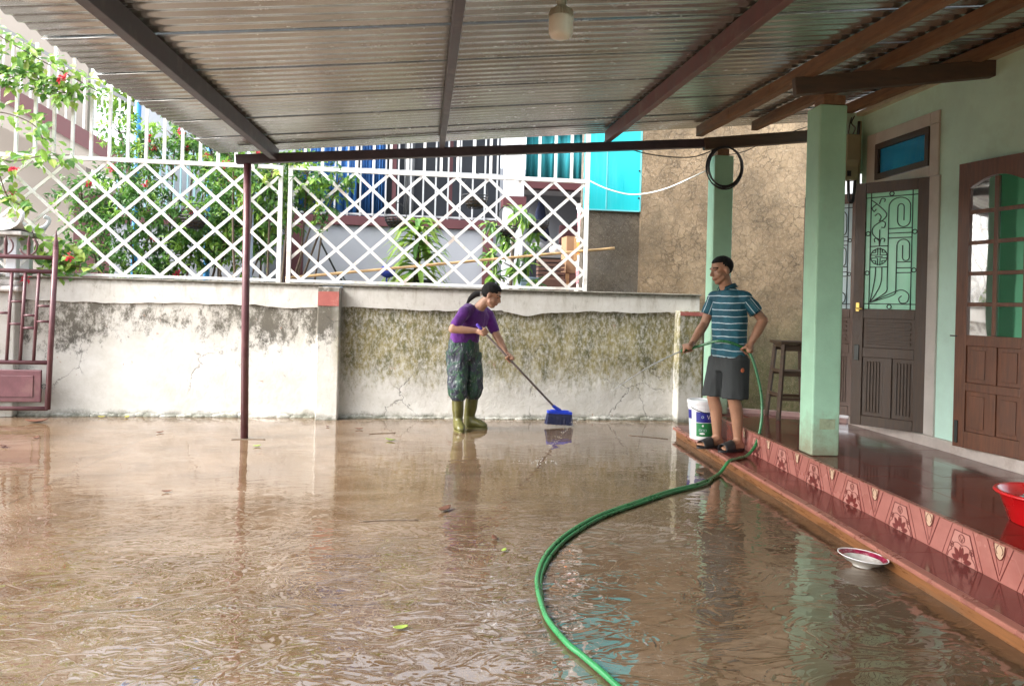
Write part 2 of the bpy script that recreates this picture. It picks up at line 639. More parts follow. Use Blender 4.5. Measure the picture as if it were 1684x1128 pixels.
def boundary_material(upper):
    t = NT('boundary_plaster_upper' if upper else 'boundary_plaster')
    x, y, z = t.xyz()
    n1 = t.noise(3.2, 6, .7)
    n2 = t.noise(22, 5, .7)
    streak = t.noise(3.4, 7, .75, vec=t.mapping(scale=(3.2, 1, .7)), dist=.5)
    base = t.ramp(n1, [(.3, (.46, .445, .40)), (.7, (.61, .60, .57))])
    if upper:
        # brown run-off from the coping, patches of fallen paint
        top = t.mapr(z, 1.22, 1.46)
        s = t.math('MULTIPLY', t.ramp(streak, [(.5, 0.0), (.7, .75)]), t.math('ADD', t.math('MULTIPLY', top, .75), .1))
        base = t.mix(s, base, (.2, .14, .085))
        spot = t.ramp(t.noise(7, 8, .85, vec=t.mapping(loc=(2, 0, 5), scale=(1.3, 1, .8))), [(.56, 0.0), (.68, .7)])
        base = t.mix(spot, base, (.13, .105, .07))
        lip = t.math('MULTIPLY', t.mapr(z, 1.40, 1.455), t.ramp(n2, [(.3, .4), (.6, 1.0)]))
        base = t.mix(lip, base, (.09, .085, .06))
        p = t.ramp(t.noise(2.6, 5, .6, vec=t.mapping(loc=(4, 0, 9))), [(.66, 0.0), (.675, .8)])
        base = t.mix(p, base, (.4, .33, .27))
        bmp = t.bump(n2, .25, .01)
        return t.set(col=base, rough=.85, nrm=bmp)
    right = t.mapr(x, -1.0, -.85)                      # right of the pilaster the wall is overgrown
    edge = t.math('ADD', z, t.math('MULTIPLY', t.math('SUBTRACT', t.noise(2.4, 6, .75, vec=t.mapping(scale=(1.9, 1, .6))), .5), .6))
    # olive moss with vertical combing
    low = t.mapr(edge, .22, .74)
    spk = t.ramp(t.noise(20, 6, .8, vec=t.mapping(scale=(1.3, 1, .75))), [(.36, 0.15), (.55, 1.0)])
    spn = t.noise(13, 7, .8, vec=t.mapping(scale=(1.5, 1, .7), loc=(0, 0, 4)))
    moss = t.ramp(t.math('ADD', low, t.math('MULTIPLY', t.math('SUBTRACT', spn, .5), 2.2)), [(.12, 0.0), (.78, 1.0)])
    moss = t.math('MULTIPLY', moss, spk)
    mcol = t.ramp(t.noise(3.1, 6, .75, vec=t.mapping(scale=(2.4, 1, 1), loc=(1, 0, 2))),
                  [(.30, (.06, .065, .03)), (.44, (.14, .13, .055)), (.56, (.25, .215, .09)), (.72, (.42, .39, .26))])
    dk = t.mapr(z, .95, 1.2)
    mcol = t.mix(t.math('MULTIPLY', dk, .42), mcol, (.035, .04, .026))
    cr = t.mix(t.math('MULTIPLY', moss, right), base, mcol)
    # black mould, left part
    e2 = t.math('ADD', z, t.math('MULTIPLY', t.math('SUBTRACT', t.noise(1.9, 7, .78, vec=t.mapping(loc=(7, 0, 3))), .5), .95))
    mbig = t.noise(1.3, 4, .6, vec=t.mapping(scale=(1, 1, .6), loc=(3.3, 0, 1)))
    mould = t.math('ADD', t.math('MULTIPLY', t.mapr(e2, .35, 1.0), .8), t.math('MULTIPLY', t.math('SUBTRACT', t.noise(9, 8, .85, vec=t.mapping(scale=(1.2, 1, .75))), .5), 2.6))
    mould = t.math('ADD', mould, t.math('MULTIPLY', t.math('SUBTRACT', mbig, .5), 2.2))
    mould = t.ramp(mould, [(.6, 0.0), (.98, 1.0)])
    left = t.math('SUBTRACT', 1.0, right)
    c = t.mix(t.math('MULTIPLY', t.math('MULTIPLY', mould, left), .9), cr, (.014, .015, .012))
    c = t.mix(t.math('MULTIPLY', t.math('MULTIPLY', t.mapr(e2, .7, 1.05), left), .2), c, (.30, .25, .17))
    # cracks
    wv = t.n('ShaderNodeVectorMath', operation='ADD')
    t.link(t.mapping(scale=(1, 0, 1)), wv.inputs[0])
    nv = t.n('ShaderNodeVectorMath', operation='SCALE')
    t.link(t.noise(2.5, 5, .7, out=1), nv.inputs[0])
    nv.inputs['Scale'].default_value = .34
    t.link(nv.outputs[0], wv.inputs[1])
    cr1 = t.voro(1.15, 'DISTANCE_TO_EDGE', vec=wv.outputs[0])
    crack = t.ramp(cr1, [(.0015, 1.0), (.006, 0.0)])
    crm = t.math('MULTIPLY', crack, t.ramp(t.noise(1.3, 3, .5, vec=t.mapping(loc=(2, 5, 8))), [(.54, 0.0), (.62, 1.0)]))
    c = t.mix(t.math('MULTIPLY', crm, .7), c, (.06, .055, .05))
    # flaked specks and foot stain
    fl = t.ramp(t.noise(6, 6, .7, vec=t.mapping(loc=(1, 3, 6))), [(.66, 0.0), (.69, .75)])
    c = t.mix(fl, c, (.33, .2, .15))
    foot = t.math('SUBTRACT', 1.0, t.mapr(t.math('ADD', z, t.math('MULTIPLY', t.math('SUBTRACT', t.noise(5, 6, .8), .5), .24)), .0, .07))
    c = t.mix(t.math('MULTIPLY', foot, .85), c, (.075, .08, .05))
    hh = t.math('SUBTRACT', t.math('ADD', n2, t.math('MULTIPLY', n1, .8)), t.math('MULTIPLY', crm, 1.4))
    return t.set(col=c, rough=.88, nrm=t.bump(hh, .45, .015))


def rough_wall_material(grey):
    t = NT('rough_render_grey' if grey else 'rough_render')
    x, y, z = t.xyz()
    wv = t.n('ShaderNodeVectorMath', operation='ADD')
    t.link(t.mapping(scale=(1, 0, 1)), wv.inputs[0])
    nv = t.n('ShaderNodeVectorMath', operation='SCALE')
    t.link(t.noise(9, 4, .65, out=1), nv.inputs[0])
    nv.inputs['Scale'].default_value = .16
    t.link(nv.outputs[0], wv.inputs[1])
    ve = t.voro(10.5, 'DISTANCE_TO_EDGE', vec=wv.outputs[0])
    crack = t.ramp(ve, [(.005, 1.0), (.05, 0.0)])
    ve2 = t.voro(2.3, 'DISTANCE_TO_EDGE', vec=wv.outputs[0])
    crack2 = t.ramp(ve2, [(.003, 1.0), (.014, 0.0)])
    n1 = t.noise(1.6, 6, .7)
    n2 = t.noise(26, 6, .8)
    if grey:
        c = t.ramp(n1, [(.3, (.10, .09, .075)), (.5, (.16, .14, .115)), (.7, (.24, .2, .15))])
    else:
        c = t.ramp(n1, [(.28, (.15, .105, .06)), (.5, (.27, .195, .118)), (.72, (.40, .30, .19))])
    c = t.mix(t.ramp(n2, [(.5, 0.0), (.8, .6)]), c, (.46, .38, .28) if not grey else (.33, .3, .27))
    c = t.mix(t.ramp(n2, [(.18, .7), (.4, 0.0)]), c, (.1, .08, .05))
    c = t.mix(t.math('MULTIPLY', crack, t.ramp(t.noise(2.2, 3, .6, vec=t.mapping(loc=(3, 0, 0))), [(.40, .08), (.62, .8)])), c, (.075, .053, .032))
    c = t.mix(t.ramp(t.noise(.9, 6, .75, vec=t.mapping(loc=(8, 0, 2))), [(.46, 0.0), (.66, .7)]), c, (.10, .078, .05))
    c = t.mix(t.math('MULTIPLY', crack2, .3), c, (.05, .04, .03))
    e = t.math('ADD', z, t.math('MULTIPLY', t.math('SUBTRACT', t.noise(2.6, 6, .8, vec=t.mapping(loc=(5, 0, 1))), .5), 1.3))
    moss = t.math('SUBTRACT', 1.0, t.mapr(e, .5, 1.5))
    c = t.mix(t.math('MULTIPLY', moss, t.ramp(t.noise(19, 6, .8), [(.3, .35), (.6, .95)])), c, t.ramp(n1, [(.35, (.05, .055, .022)), (.65, (.13, .13, .05))]))
    pb = t.voro(60, 'F1')
    c = t.mix(t.ramp(pb, [(.1, .5), (.22, 0.0)]), c, (.6, .55, .47))
    h = t.math('SUBTRACT', t.math('ADD', n2, t.math('MULTIPLY', n1, 1.2)), t.math('MULTIPLY', crack, .5))
    return t.set(col=c, rough=.92, nrm=t.bump(h, .7, .02))


def roof_material():
    t = NT('fibre_sheet')
    n1 = t.noise(1.2, 6, .7, vec=t.mapping(scale=(.8, 1.5, 1)))
    n2 = t.noise(9, 6, .75, vec=t.mapping(scale=(.6, 2.4, 1)))
    c = t.ramp(n1, [(.3, (.42, .43, .43)), (.55, (.54, .56, .56)), (.75, (.62, .64, .65))])
    c = t.mix(t.ramp(n2, [(.45, 0.0), (.75, .3)]), c, (.33, .32, .30))
    alg = t.noise(.7, 4, .6, vec=t.mapping(loc=(4, 8, 1)))
    c = t.mix(t.ramp(alg, [(.5, 0.0), (.72, .45)]), c, (.30, .31, .22))
    return t.set(col=c, rough=t.mapr(n2, .3, .7, .19, .29), nrm=t.bump(n2, .015, .004), spec=.5, metal=.78)


def glazed_tile(name, lo, hi, rough=.12):
    t = NT(name)
    n = t.noise(4, 6, .7)
    c = t.ramp(n, [(.3, lo), (.7, hi)])
    f = t.noise(60, 3, .6)
    wet = t.noise(1.8, 4, .6, vec=t.mapping(loc=(3, 3, 3)))
    r = t.ramp(wet, [(.38, rough * .5), (.62, rough * 2.0)])
    nb = t.bump(t.noise(6, 4, .6), .1, .006)
    return t.set(col=c, rough=r, nrm=nb, spec=.6)


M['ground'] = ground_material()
M['bwall'] = boundary_material(False)
M['bwall_up'] = boundary_material(True)
M['rough'] = rough_wall_material(False)
M['rough_grey'] = rough_wall_material(True)
M['roof'] = roof_material()
M['tile_floor'] = glazed_tile('porch_tile', (.10, .022, .016), (.17, .042, .03), .10)
M['tile_tread'] = glazed_tile('step_tile', (.10, .019, .016), (.16, .035, .028), .12)
M['tile_riser'] = glazed_tile('riser_tile', (.31, .115, .095), (.43, .18, .15), .22)
M['tile_panel'] = glazed_tile('riser_tile_panel', (.40, .18, .15), (.50, .25, .21), .22)
M['tile_cream'] = glazed_tile('riser_tile_cream', (.52, .36, .25), (.62, .45, .32), .22)
M['tile_line'] = glazed_tile('riser_tile_line', (.11, .02, .018), (.17, .035, .03), .25)
M['step_face'] = plain('step_face', (.20, .085, .032), .3, .35, 5, .2, 30, dirt=(.12, .08, .05), dirt_amt=.7, stretch=(1, .6, 6))
M['nosing'] = plain('nosing', (.30, .12, .09), .3, .2, 8, .1, 30)


def frosted(name, col, tr=.45, rough=.15):
    t = NT(name)
    n = t.noise(7, 4, .6)
    c = t.ramp(n, [(.3, tuple(k * .93 for k in col)), (.7, col)])
    t.set(col=c, rough=rough, spec=.5)
    a = t.n('ShaderNodeBsdfTranslucent')
    t.link(c, a.inputs[0])
    m = t.n('ShaderNodeMixShader')
    m.inputs[0].default_value = tr
    t.link(t.b.outputs[0], m.inputs[1])
    t.link(a.outputs[0], m.inputs[2])
    t.link(m.outputs[0], t.out.inputs[0])
    return t.mat


M['pane_mint'] = frosted('pane_mint', (.68, .98, .82), .6)
M['pane_sky'] = frosted('pane_sky', (.86, .97, 1.0), .4)  # pale blue of the daylight behind is put into the pane's colour
M['pane_blue'] = frosted('pane_blue', (.08, .55, 1.0), .45)


def mirror_glass(name, tint, g):
    t = NT(name)
    t.set(col=tint, rough=.35)
    gl = t.n('ShaderNodeBsdfGlossy')
    gl.inputs['Roughness'].default_value = .03
    gl.inputs['Color'].default_value = (*g, 1)
    wob = t.bump(t.noise(2.2, 2, .5), .12, .02)
    t.link(wob, gl.inputs['Normal'])
    m = t.n('ShaderNodeMixShader')
    m.inputs[0].default_value = .62
    t.link(t.b.outputs[0], m.inputs[1])
    t.link(gl.outputs[0], m.inputs[2])
    t.link(m.outputs[0], t.out.inputs[0])
    return t.mat


M['glass_clear'] = mirror_glass('glass_clear', (.03, .035, .035), (.95, .95, .95))
M['glass_green_reflection'] = mirror_glass('glass_green_reflection', (.003, .03, .02), (.30, .75, .52))  # clear glass; the green pillar's reflection is put into its tint

# ------------------------------------------------------------------ ground
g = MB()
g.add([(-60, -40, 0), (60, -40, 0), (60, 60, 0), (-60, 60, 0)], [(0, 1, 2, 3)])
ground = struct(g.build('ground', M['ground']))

# ------------------------------------------------------------------ porch and step (skewed 3 degrees to the house)
SD = Vector((.0524, .9986, 0))            # along the porch edge, away from the camera
ST = Vector((.9986, -.0524, 0))           # towards the house
P0 = Vector((2.745, 4.983, 0))            # point on the riser line
PZ, TZ = .27, .09


def pw(s, t, z):
    return P0 + SD * s + ST * t + Vector((0, 0, z))


porch = MB()
poly = [(-8.0, .008), (1.90, .008)]
pts = [pw(s, t, 0) for s, t in poly]
outline = [pts[0], pts[1], Vector((3.0, 7.24, 0)), Vector((3.243, 7.17, 0)), Vector((3.76, 6.91, 0)), Vector((4.05, 6.5, 0)), Vector((4.05, -3.0, 0))]
n = len(outline)
porch.add([p + Vector((0, 0, .0)) for p in outline] + [p + Vector((0, 0, PZ - .008)) for p in outline],
          [tuple(range(n))[::-1], tuple(range(n, 2 * n))] + [(i, (i + 1) % n, n + (i + 1) % n, n + i) for i in range(n)])
porch = struct(porch.build('porch', M['tile_floor']))


def inside(p, poly):
    c = False
    j = len(poly) - 1
    for i in range(len(poly)):
        a, b = poly[i], poly[j]
        if (a.y > p.y) != (b.y > p.y) and p.x < (b.x - a.x) * (p.y - a.y) / (b.y - a.y) + a.x:
            c = not c
        j = i
    return c


TS = .30
tm = MB()
tm.box((0, 0, -.006), (TS - .003, TS - .003, .011))
tile_me = tm.mesh('floor_tile')
tile_rot = math.atan2(SD.y, SD.x) - math.pi / 2
rng = random.Random(4)
for i in range(-14, 7):
    for j in range(0, 5):
        c = pw(i * TS + .15, .012 + TS / 2 + j * TS, PZ)
        ok = all(inside(c + SD * a + ST * b, outline) for a in (-.15, .15) for b in (-.149, .149))
        if ok and c.x < 3.95:
            share('floor_tile', tile_me, porch, c + Vector((0, 0, rng.uniform(-.0006, .0006))), (0, 0, tile_rot), mats=M['tile_floor'])
# curb along the skewed far end
cb = MB()
far = [Vector((2.87, 7.27, PZ)), Vector((3.243, 7.17, PZ)), Vector((3.76, 6.91, PZ)), Vector((4.02, 6.55, PZ))]
for a, b in zip(far[:-1], far[1:]):
    cb.bar(a + Vector((0, 0, .008)), b + Vector((0, 0, .008)), .07, .05)
M['curb'] = plain('curb', (.55, .36, .34), .4, .15, 8)
cb.build('curb', M['curb'], porch)

step = MB()
a0, a1 = -8.0, 2.27
step.prism([(a0, -.275), (a1, -.275), (a1, .004), (a0, .004)], lambda u, v, t: pw(u, v, t), 0.0, TZ - .008)
step = struct(step.build('step', M['step_face']))
ns = MB()
ns.prism([(a0, -.312), (a1 + .01, -.312), (a1 + .01, -.255), (a0, -.255)], lambda u, v, t: pw(u, v, t), TZ - .022, TZ + .003)
ns.build('nosing', M['nosing'], step, bevel=.006)
tt = MB()
tt.box((0, 0, -.006), (.252, .297, .011))
tread_me = tt.mesh('tread_tile')
for i in range(-20, 8):
    share('tread_tile', tread_me, step, pw(i * .30 + .15, -.128, TZ + rng.uniform(-.0005, .0005)), (0, 0, tile_rot), mats=M['tile_tread'])

# riser tiles with moulded pattern: u along the riser, v up, t out of the face
RH = PZ - TZ - .004


def pattern(mbs, fn):
    """one tile, half a flower at each end and a medallion in the middle"""
    base, panel, cream, line = mbs
    W = .2535
    base.prism([(-W, 0), (W, 0), (W, RH), (-W, RH)], fn, -.008, .0)
    for s in (-1, 1):
        hexo = [(s * W, 0), (s * (W - .112), 0), (s * (W - .052), .148), (s * W, .148)]
        if s < 0:
            hexo = hexo[::-1]
        panel.prism(hexo, fn, .0, .0022)
        line.ribbon([(s * (W - .112), 0), (s * (W - .052), .148), (s * W, .148)], .0042, fn, .0, .0036)
        line.ribbon([(s * (W - .146), 0), (s * (W - .072), RH - .004)], .0028, fn, .0, .0016)
        # flower: scalloped outline and dark petals
        sc = []
        for k in range(0, 19):
            a = math.pi / 2 + s * math.pi / 2 * k / 18
            rr = .078 + .016 * abs(math.sin(3 * (a - math.pi / 2)))
            sc.append((s * W + rr * math.cos(a) * 1.05, .004 + rr * math.sin(a)))
        line.ribbon(sc, .0032, fn, .002, .0044)
        for ang, L, w in ((14, .056, .013), (50, .060, .014), (84, .058, .009)):
            a = math.pi / 2 + s * R(90 - ang)
            dx, dz = math.cos(a), math.sin(a)
            pet = []
            for k in range(9):
                q = k / 8
                pet.append((.016 + L * q, w * math.sin(math.pi * q) ** .8))
            pl = [(s * W + dx * p - dz * q, .004 + dz * p + dx * q) for p, q in pet] + [(s * W + dx * p + dz * q, .004 + dz * p - dx * q) for p, q in pet[::-1][1:-1]]
            line.prism(pl, fn, .002, .0042)
        for (cu, cv, rr) in ((.0, .118, .019), (.070, .070, .014)):
            full = cu > .01
            aa_ = [2 * math.pi * k / 14 for k in range(14)] if full else [math.pi / 2 + s * math.pi * k / 10 for k in range(11)]
            ring = [(s * (W - cu) + rr * math.cos(a), cv + rr * math.sin(a)) for a in aa_]
            line.ribbon(ring, .0028, fn, .002, .0042, closed=full)
            for kk in ((-1, 0, 1) if full else (-s,)):
                line.ribbon([(s * (W - cu), cv - rr * .7), (s * (W - cu) + kk * rr * .6, cv + rr * .5)], .0022, fn, .002, .004)
        # V of the medallion field
        line.ribbon([(s * .004, .006), (s * .082, RH - .004)], .0034, fn, .0, .0024)
        line.ribbon([(s * .0, .03), (s * .046, RH - .004)], .002, fn, .0, .0016)
    med = [(.034 * math.cos(a), RH - .006 + .068 * math.sin(a)) for a in [math.pi + math.pi * k / 16 for k in range(17)]]
    cream.prism(med, fn, .0, .0030)
    line.ribbon(med, .0036, fn, .002, .0050)
    for s in (-1, 1):
        sp = [(s * (.006 + .016 * math.sin(q * 2.6)), RH - .008 - .042 * q) for q in [k / 8 for k in range(9)]]
        line.ribbon(sp, .003, fn, .003, .0048)


lf = lambda u, v, t: Vector((u, -t, v))
mbs = [MB() for _ in range(4)]
pattern(mbs, lf)
tile_meshes = [m.mesh(nm) for m, nm in zip(mbs, ('riser_tile', 'raised_panel', 'medallion', 'pattern_line'))]
rise_rot = math.atan2(-SD.y, -SD.x)      # tile's own x axis runs towards the camera, -y points to the yard
for i in range(-9, 6):
    s = (3.5845 - P0.y) / SD.y + .511 * i
    if s - .2555 < -7.5 or s + .2555 > 2.05:
        continue
    rt = share('riser_tile', tile_meshes[0], porch, pw(s, -.0005, TZ), (0, 0, rise_rot), mats=M['tile_riser'])
    share('raised_panel', tile_meshes[1], rt, mats=M['tile_panel'])
    share('medallion', tile_meshes[2], rt, mats=M['tile_cream'])
    share('pattern_line', tile_meshes[3], rt, mats=M['tile_line'])
rn = MB()
rn.prism([(-7.9, -.012), (1.93, -.012), (1.93, .02), (-7.9, .02)], lambda u, v, t: pw(u, v, t), PZ - .003, PZ + .004)
rn.build('nosing', M['nosing'], porch, bevel=.002)

# ------------------------------------------------------------------ boundary wall
bw = thing('boundary_wall', 'low stained white plaster wall along the back of the yard', 'wall', (0, 8.4, 0))
w = MB()
nx, nz = 140, 28
X0, X1 = -10.5, 3.2
for k in range(nx + 1):
    for j in range(nz + 1):
        x = X0 + (X1 - X0) * k / nx
        z = -.02 + 1.45 * j / nz
        d = .012 * noise.noise(Vector((x * 1.7, z * 2.2, 3.0))) + .006 * noise.noise(Vector((x * 7, z * 7, 1.0)))
        if z < .1:
            d -= .02 * (1 - z / .1) * max(0, noise.noise(Vector((x * 5, 0, 9))) + .35)
        w.v.append(Vector((x, 8.305 - d * -1 if False else 8.305 + d, z)))
for k in range(nx):
    for j in range(nz):
        a = k * (nz + 1) + j
        w.f.append((a, a + nz + 1, a + nz + 2, a + 1))
        w.m.append(0)
w.bx(X0, X1 - .003, 8.33, 8.5, 0, 1.425)
w.build('wall_body', M['bwall'], bw, smooth=True)


def jag(x):
    b = 1.215 + .028 * noise.noise(Vector((x * 1.6, 2.2, 0))) + .016 * noise.noise(Vector((x * 6, 4.4, 0))) + .006 * noise.noise(Vector((x * 22, 1.4, 0)))
    if x > .9:
        b -= .05 * math.exp(-((x - 1.15) / .25) ** 2)
        b += .03 * min(1, (x - .9))
    return b


def band(x0, x1, y):
    m = MB()
    k = int((x1 - x0) / .03)
    up, dn = [], []
    for i in range(k + 1):
        x = x0 + (x1 - x0) * i / k
        dn.append((x, jag(x)))
    for i in range(k):
        (xa, za), (xb, zb) = dn[i], dn[i + 1]
        m.add([(xa, y, za), (xb, y, zb), (xb, y, 1.455), (xa, y, 1.455), (xa, y + .03, za), (xb, y + .03, zb)],
              [(0, 1, 2, 3), (1, 0, 4, 5)])
    m.add([(x0, y, 1.455), (x1, y, 1.455), (x1, y + .21, 1.455), (x0, y + .21, 1.455)], [(0, 1, 2, 3)])
    m.add([(x1, y, dn[-1][1]), (x1, y + .21, dn[-1][1]), (x1, y + .21, 1.455), (x1, y, 1.455)], [(0, 1, 2, 3)])
    return m


band(-10.5, -1.145, 8.283).build('plaster_band', M['bwall_up'], bw)
band(-.905, 3.195, 8.283).build('plaster_band', M['bwall_up'], bw)
M['coping'] = plain('coping', (.2, .19, .16), .9, .35, 6, .5, 30, dirt=(.05, .06, .035), dirt_amt=.9)
cp = MB()
cp.bx(-10.5, 3.21, 8.262, 8.52, 1.456, 1.476)
cp.build('coping', M['coping'], bw, bevel=.006)
# render that squeezed out at the foot
ft = MB()
for i in range(90):
    x = -5 + 8.1 * i / 90 + rng.uniform(-.03, .03)
    h = .02 + .05 * abs(noise.noise(Vector((x * 2.2, 7, 0))))
    ft.ell((x, 8.30, .0), (.06 + rng.random() * .05, .02 + rng.random() * .02, h), seg=8, rings=5)
ft.build('foot_render', M['bwall'], bw, smooth=True)
M['pil_red'] = plain('pil_red', (.34, .1, .085), .8, .2, 7, .2, 40, dirt=(.5, .42, .36), dirt_amt=.6)
for xa, xb, zt in ((-1.143, -.907, 1.44), (2.905, 3.19, 1.28)):
    p = MB()
    p.bx(xa, xb, 8.135, 8.31, -.01, zt)
    pl = p.build('pilaster', M['bwall'], bw, bevel=.012)
    q = MB()
    if xa < 0:
        q.bx(xa + .004, xb - .012, 8.131, 8.1345, 1.235, 1.39)
        q.build('red_patch', M['pil_red'], pl)
    else:
        q.bx(xa + .01, xb - .004, 8.131, 8.1345, 1.225, 1.27)
        q.build('red_patch', M['pil_red'], pl)

# ------------------------------------------------------------------ rough neighbouring wall and turquoise panel
rw = thing('rendered_wall', 'tall crazed brown cement wall rising behind the porch end', 'wall', (3.8, 8.7, 0))
m = MB()
nx, nz = 50, 60
for k in range(nx + 1):
    for j in range(nz + 1):
        x = 2.56 + (5.05 - 2.56) * k / nx
        z = -.02 + 7.0 * j / nz
        d = .02 * noise.noise(Vector((x * 1.3, z * 1.3, 5))) + .01 * noise.noise(Vector((x * 5, z * 5, 8)))
        m.v.append(Vector((x, 8.6 + d, z)))
for k in range(nx):
    for j in range(nz):
        a = k * (nz + 1) + j
        m.f.append((a, a + nz + 1, a + nz + 2, a + 1))
        m.m.append(0)
m.bx(2.563, 5.05, 8.64, 8.85, 0, 6.95)
m.build('wall_body', M['rough'], rw, smooth=True)
m = MB()
m.bx(1.87, 2.575, 8.68, 8.86, 0, 6.9)
m.build('grey_bay', M['rough_grey'], rw)
tp = thing('sheet_panel', 'bright turquoise sheet panel fixed to the grey wall bay', 'panel', (2.2, 8.66, 2.45))
m = MB()
m.bx(1.86, 2.555, 8.645, 8.665, 2.46, 6.6)
m.build('sheet', M['teal_panel'], tp)
m = MB()
for x in (1.86, 2.545):
    m.bx(x, x + .02, 8.638, 8.644, 2.46, 6.6)
m.bx(1.882, 2.543, 8.638, 8.644, 2.455, 2.472)
for x in (2.13,):
    m.bx(x, x + .012, 8.639, 8.644, 2.474, 6.6)
m.build('edge_strip', plain('teal_edge', (.2, .62, .66), .4, .1), tp)
for px, pz in ((2.535, 2.62), (2.535, 2.95), (2.1, 3.28), (2.35, 3.28), (2.535, 3.28)):
    m = MB()
    m.lathe([(.001, 0), (.011, 0), (.011, .008), (.001, .01)], (px, 8.637, pz), 8, Matrix.Rotation(R(90), 3, 'X'))
    m.build('screw', M['iron'], tp)

# added pale block; its white stands in for the brightness beyond the gap
pb = thing('pale_gap_block', 'white block added to fill the bright gap past the corner of the mint house', 'building', (8, 13.5, 0))
m = MB()
m.bx(5.2, 12, 13.2, 14, 0, 5.4)
m.build('wall', M['white_wall'], pb)
m = MB()
m.bx(5.1, 12.1, 13.05, 14.1, 5.4, 5.55)
m.build('roof', M['concrete_old'], pb)

# ------------------------------------------------------------------ carport
RA, RB, RC = 2.685, .105, .024


def rz(x, y):
    return RA + RB * x + RC * y


cp_ = thing('carport', 'open carport with corrugated fibre sheet roof over the wet yard', 'carport', (-1.66, 7.07, 0))
sh = MB()
pitch = .65 / 6
nyy, nxx = 7 * 8 + 4, 18
XL, XR = -1.98, 4.25
for i in range(nxx + 1):
    x = XL + (XR - XL) * i / nxx
    for j in range(nyy + 1):
        y = -.01 + (.65 + .12) * j / nyy
        z = RB * x + RC * y + .0066 * math.sin(2 * math.pi * y / pitch) + .013 * (y / .65) + .004 * noise.noise(Vector((x * .8, y * .5, 0)))
        sh.v.append(Vector((x, y, z)))
for i in range(nxx):
    for j in range(nyy):
        a = i * (nyy + 1) + j
        sh.f.append((a, a + nyy + 1, a + nyy + 2, a + 1))
        sh.m.append(0)
sheet_me = sh.mesh('roof_sheet', smooth=True)
for k in range(13):
    y0 = 6.60 - .65 * k
    o = share('roof_sheet', sheet_me, cp_, Vector((rng.uniform(-.03, .03), y0, RA + RC * y0 + .012 + rng.uniform(-.003, .003))) - ORG[cp_.name], mats=M['roof'])
    sd = o.modifiers.new('t', 'SOLIDIFY')
    sd.thickness = .006
    sd.offset = 1
# steel rafters running into the picture, timber towards the house
for x, mat, wd, ht in ((-1.42, 'dark_steel', .06, .115), (.128, 'dark_steel', .05, .10), (1.755, 'red_steel', .055, .11)):
    m = MB()
    ya, yb = -2.3, 7.12
    m.bar((x, ya, rz(x, ya) - .005 - ht / 2), (x, yb, rz(x, yb) - .005 - ht / 2), wd, ht)
    m.build('steel_rafter', M[mat], cp_, bevel=.004)
for x, wd, ht, ye in ((2.69, .065, .10, 7.1), (3.22, .06, .09, 7.0), (3.86, .06, .085, 6.7)):
    m = MB()
    npt = 24
    for i in range(npt):
        ya = -2.3 + (ye + 2.3) * i / npt
        yb = -2.3 + (ye + 2.3) * (i + 1) / npt
        if i == 0:
            prev = None
        m.bar((x, ya - .002, rz(x, ya) - .008 - ht / 2), (x, yb + .002, rz(x, yb) - .008 - ht / 2), wd + .008 * noise.noise(Vector((ya * 2, x, 0))), ht + .014 * noise.noise(Vector((ya * 1.7, x, 5))))
    m.build('timber_rafter', M['timber'], cp_)
# front beam: steel from post to far pillar, then timber to the house
m = MB()
m.bar((-1.76, 7.07, 2.575), (2.95, 7.07, 2.975), .07, .085)
m.build('front_beam', M['beam_dark'], cp_, bevel=.004)
m = MB()
m.bar((2.72, 7.055, 2.945), (4.3, 7.03, 3.135), .08, .115)
m.build('timber_beam', M['timber_dark'], cp_, bevel=.006)
m = MB()
m.bx(2.86, 2.98, 7.03, 7.15, 2.838, 2.905)
m.build('packing_block', M['timber'], cp_)
m = MB()
m.tube([(-1.625, 7.07, 0), (-1.645, 7.07, 1.2), (-1.66, 7.07, 2.54)], .034, 18)
post = m.build('post', M['maroon_steel'], cp_, smooth=True)

# hanging bulb
lb = thing('light_bulb', 'white unlit bulb hanging under the roof sheets', 'light', (.62, 3.5, 2.6))
m = MB()
m.lathe([(.001, 2.585), (.03, 2.587), (.05, 2.596), (.058, 2.612), (.0595, 2.68), (.058, 2.69), (.001, 2.69)], (.62, 3.5, 0), 28)
m.build('diffuser', M['lamp_white'], lb, smooth=True)
m = MB()
prof_v = 48
vs = []
for rr, z in ((.061, 2.688), (.061, 2.70), (.056, 2.722), (.034, 2.735), (.03, 2.74)):
    for k in range(prof_v):
        a = 2 * math.pi * k / prof_v
        q = rr * (1 if k % 2 else .93) if rr > .04 else rr
        vs.append(Vector((.62 + q * math.cos(a), 3.5 + q * math.sin(a), z)))
m.add(vs, [(i * prof_v + k, i * prof_v + (k + 1) % prof_v, (i + 1) * prof_v + (k + 1) % prof_v, (i + 1) * prof_v + k) for i in range(4) for k in range(prof_v)])
m.build('heat_sink', M['lamp_grey'], lb)
m = MB()
m.lathe([(.022, 2.735), (.022, 2.76), (.026, 2.762), (.026, 2.80), (.01, 2.805), (.006, 2.81), (.006, 2.86)], (.62, 3.5, 0), 16)
m.build('socket', M['lamp_grey'], lb, smooth=True)

# ------------------------------------------------------------------ mint house
WX = 4.0
house = thing('house', 'mint green house front with wooden doors on the right', 'house', (WX, 5, 0))
m = MB()
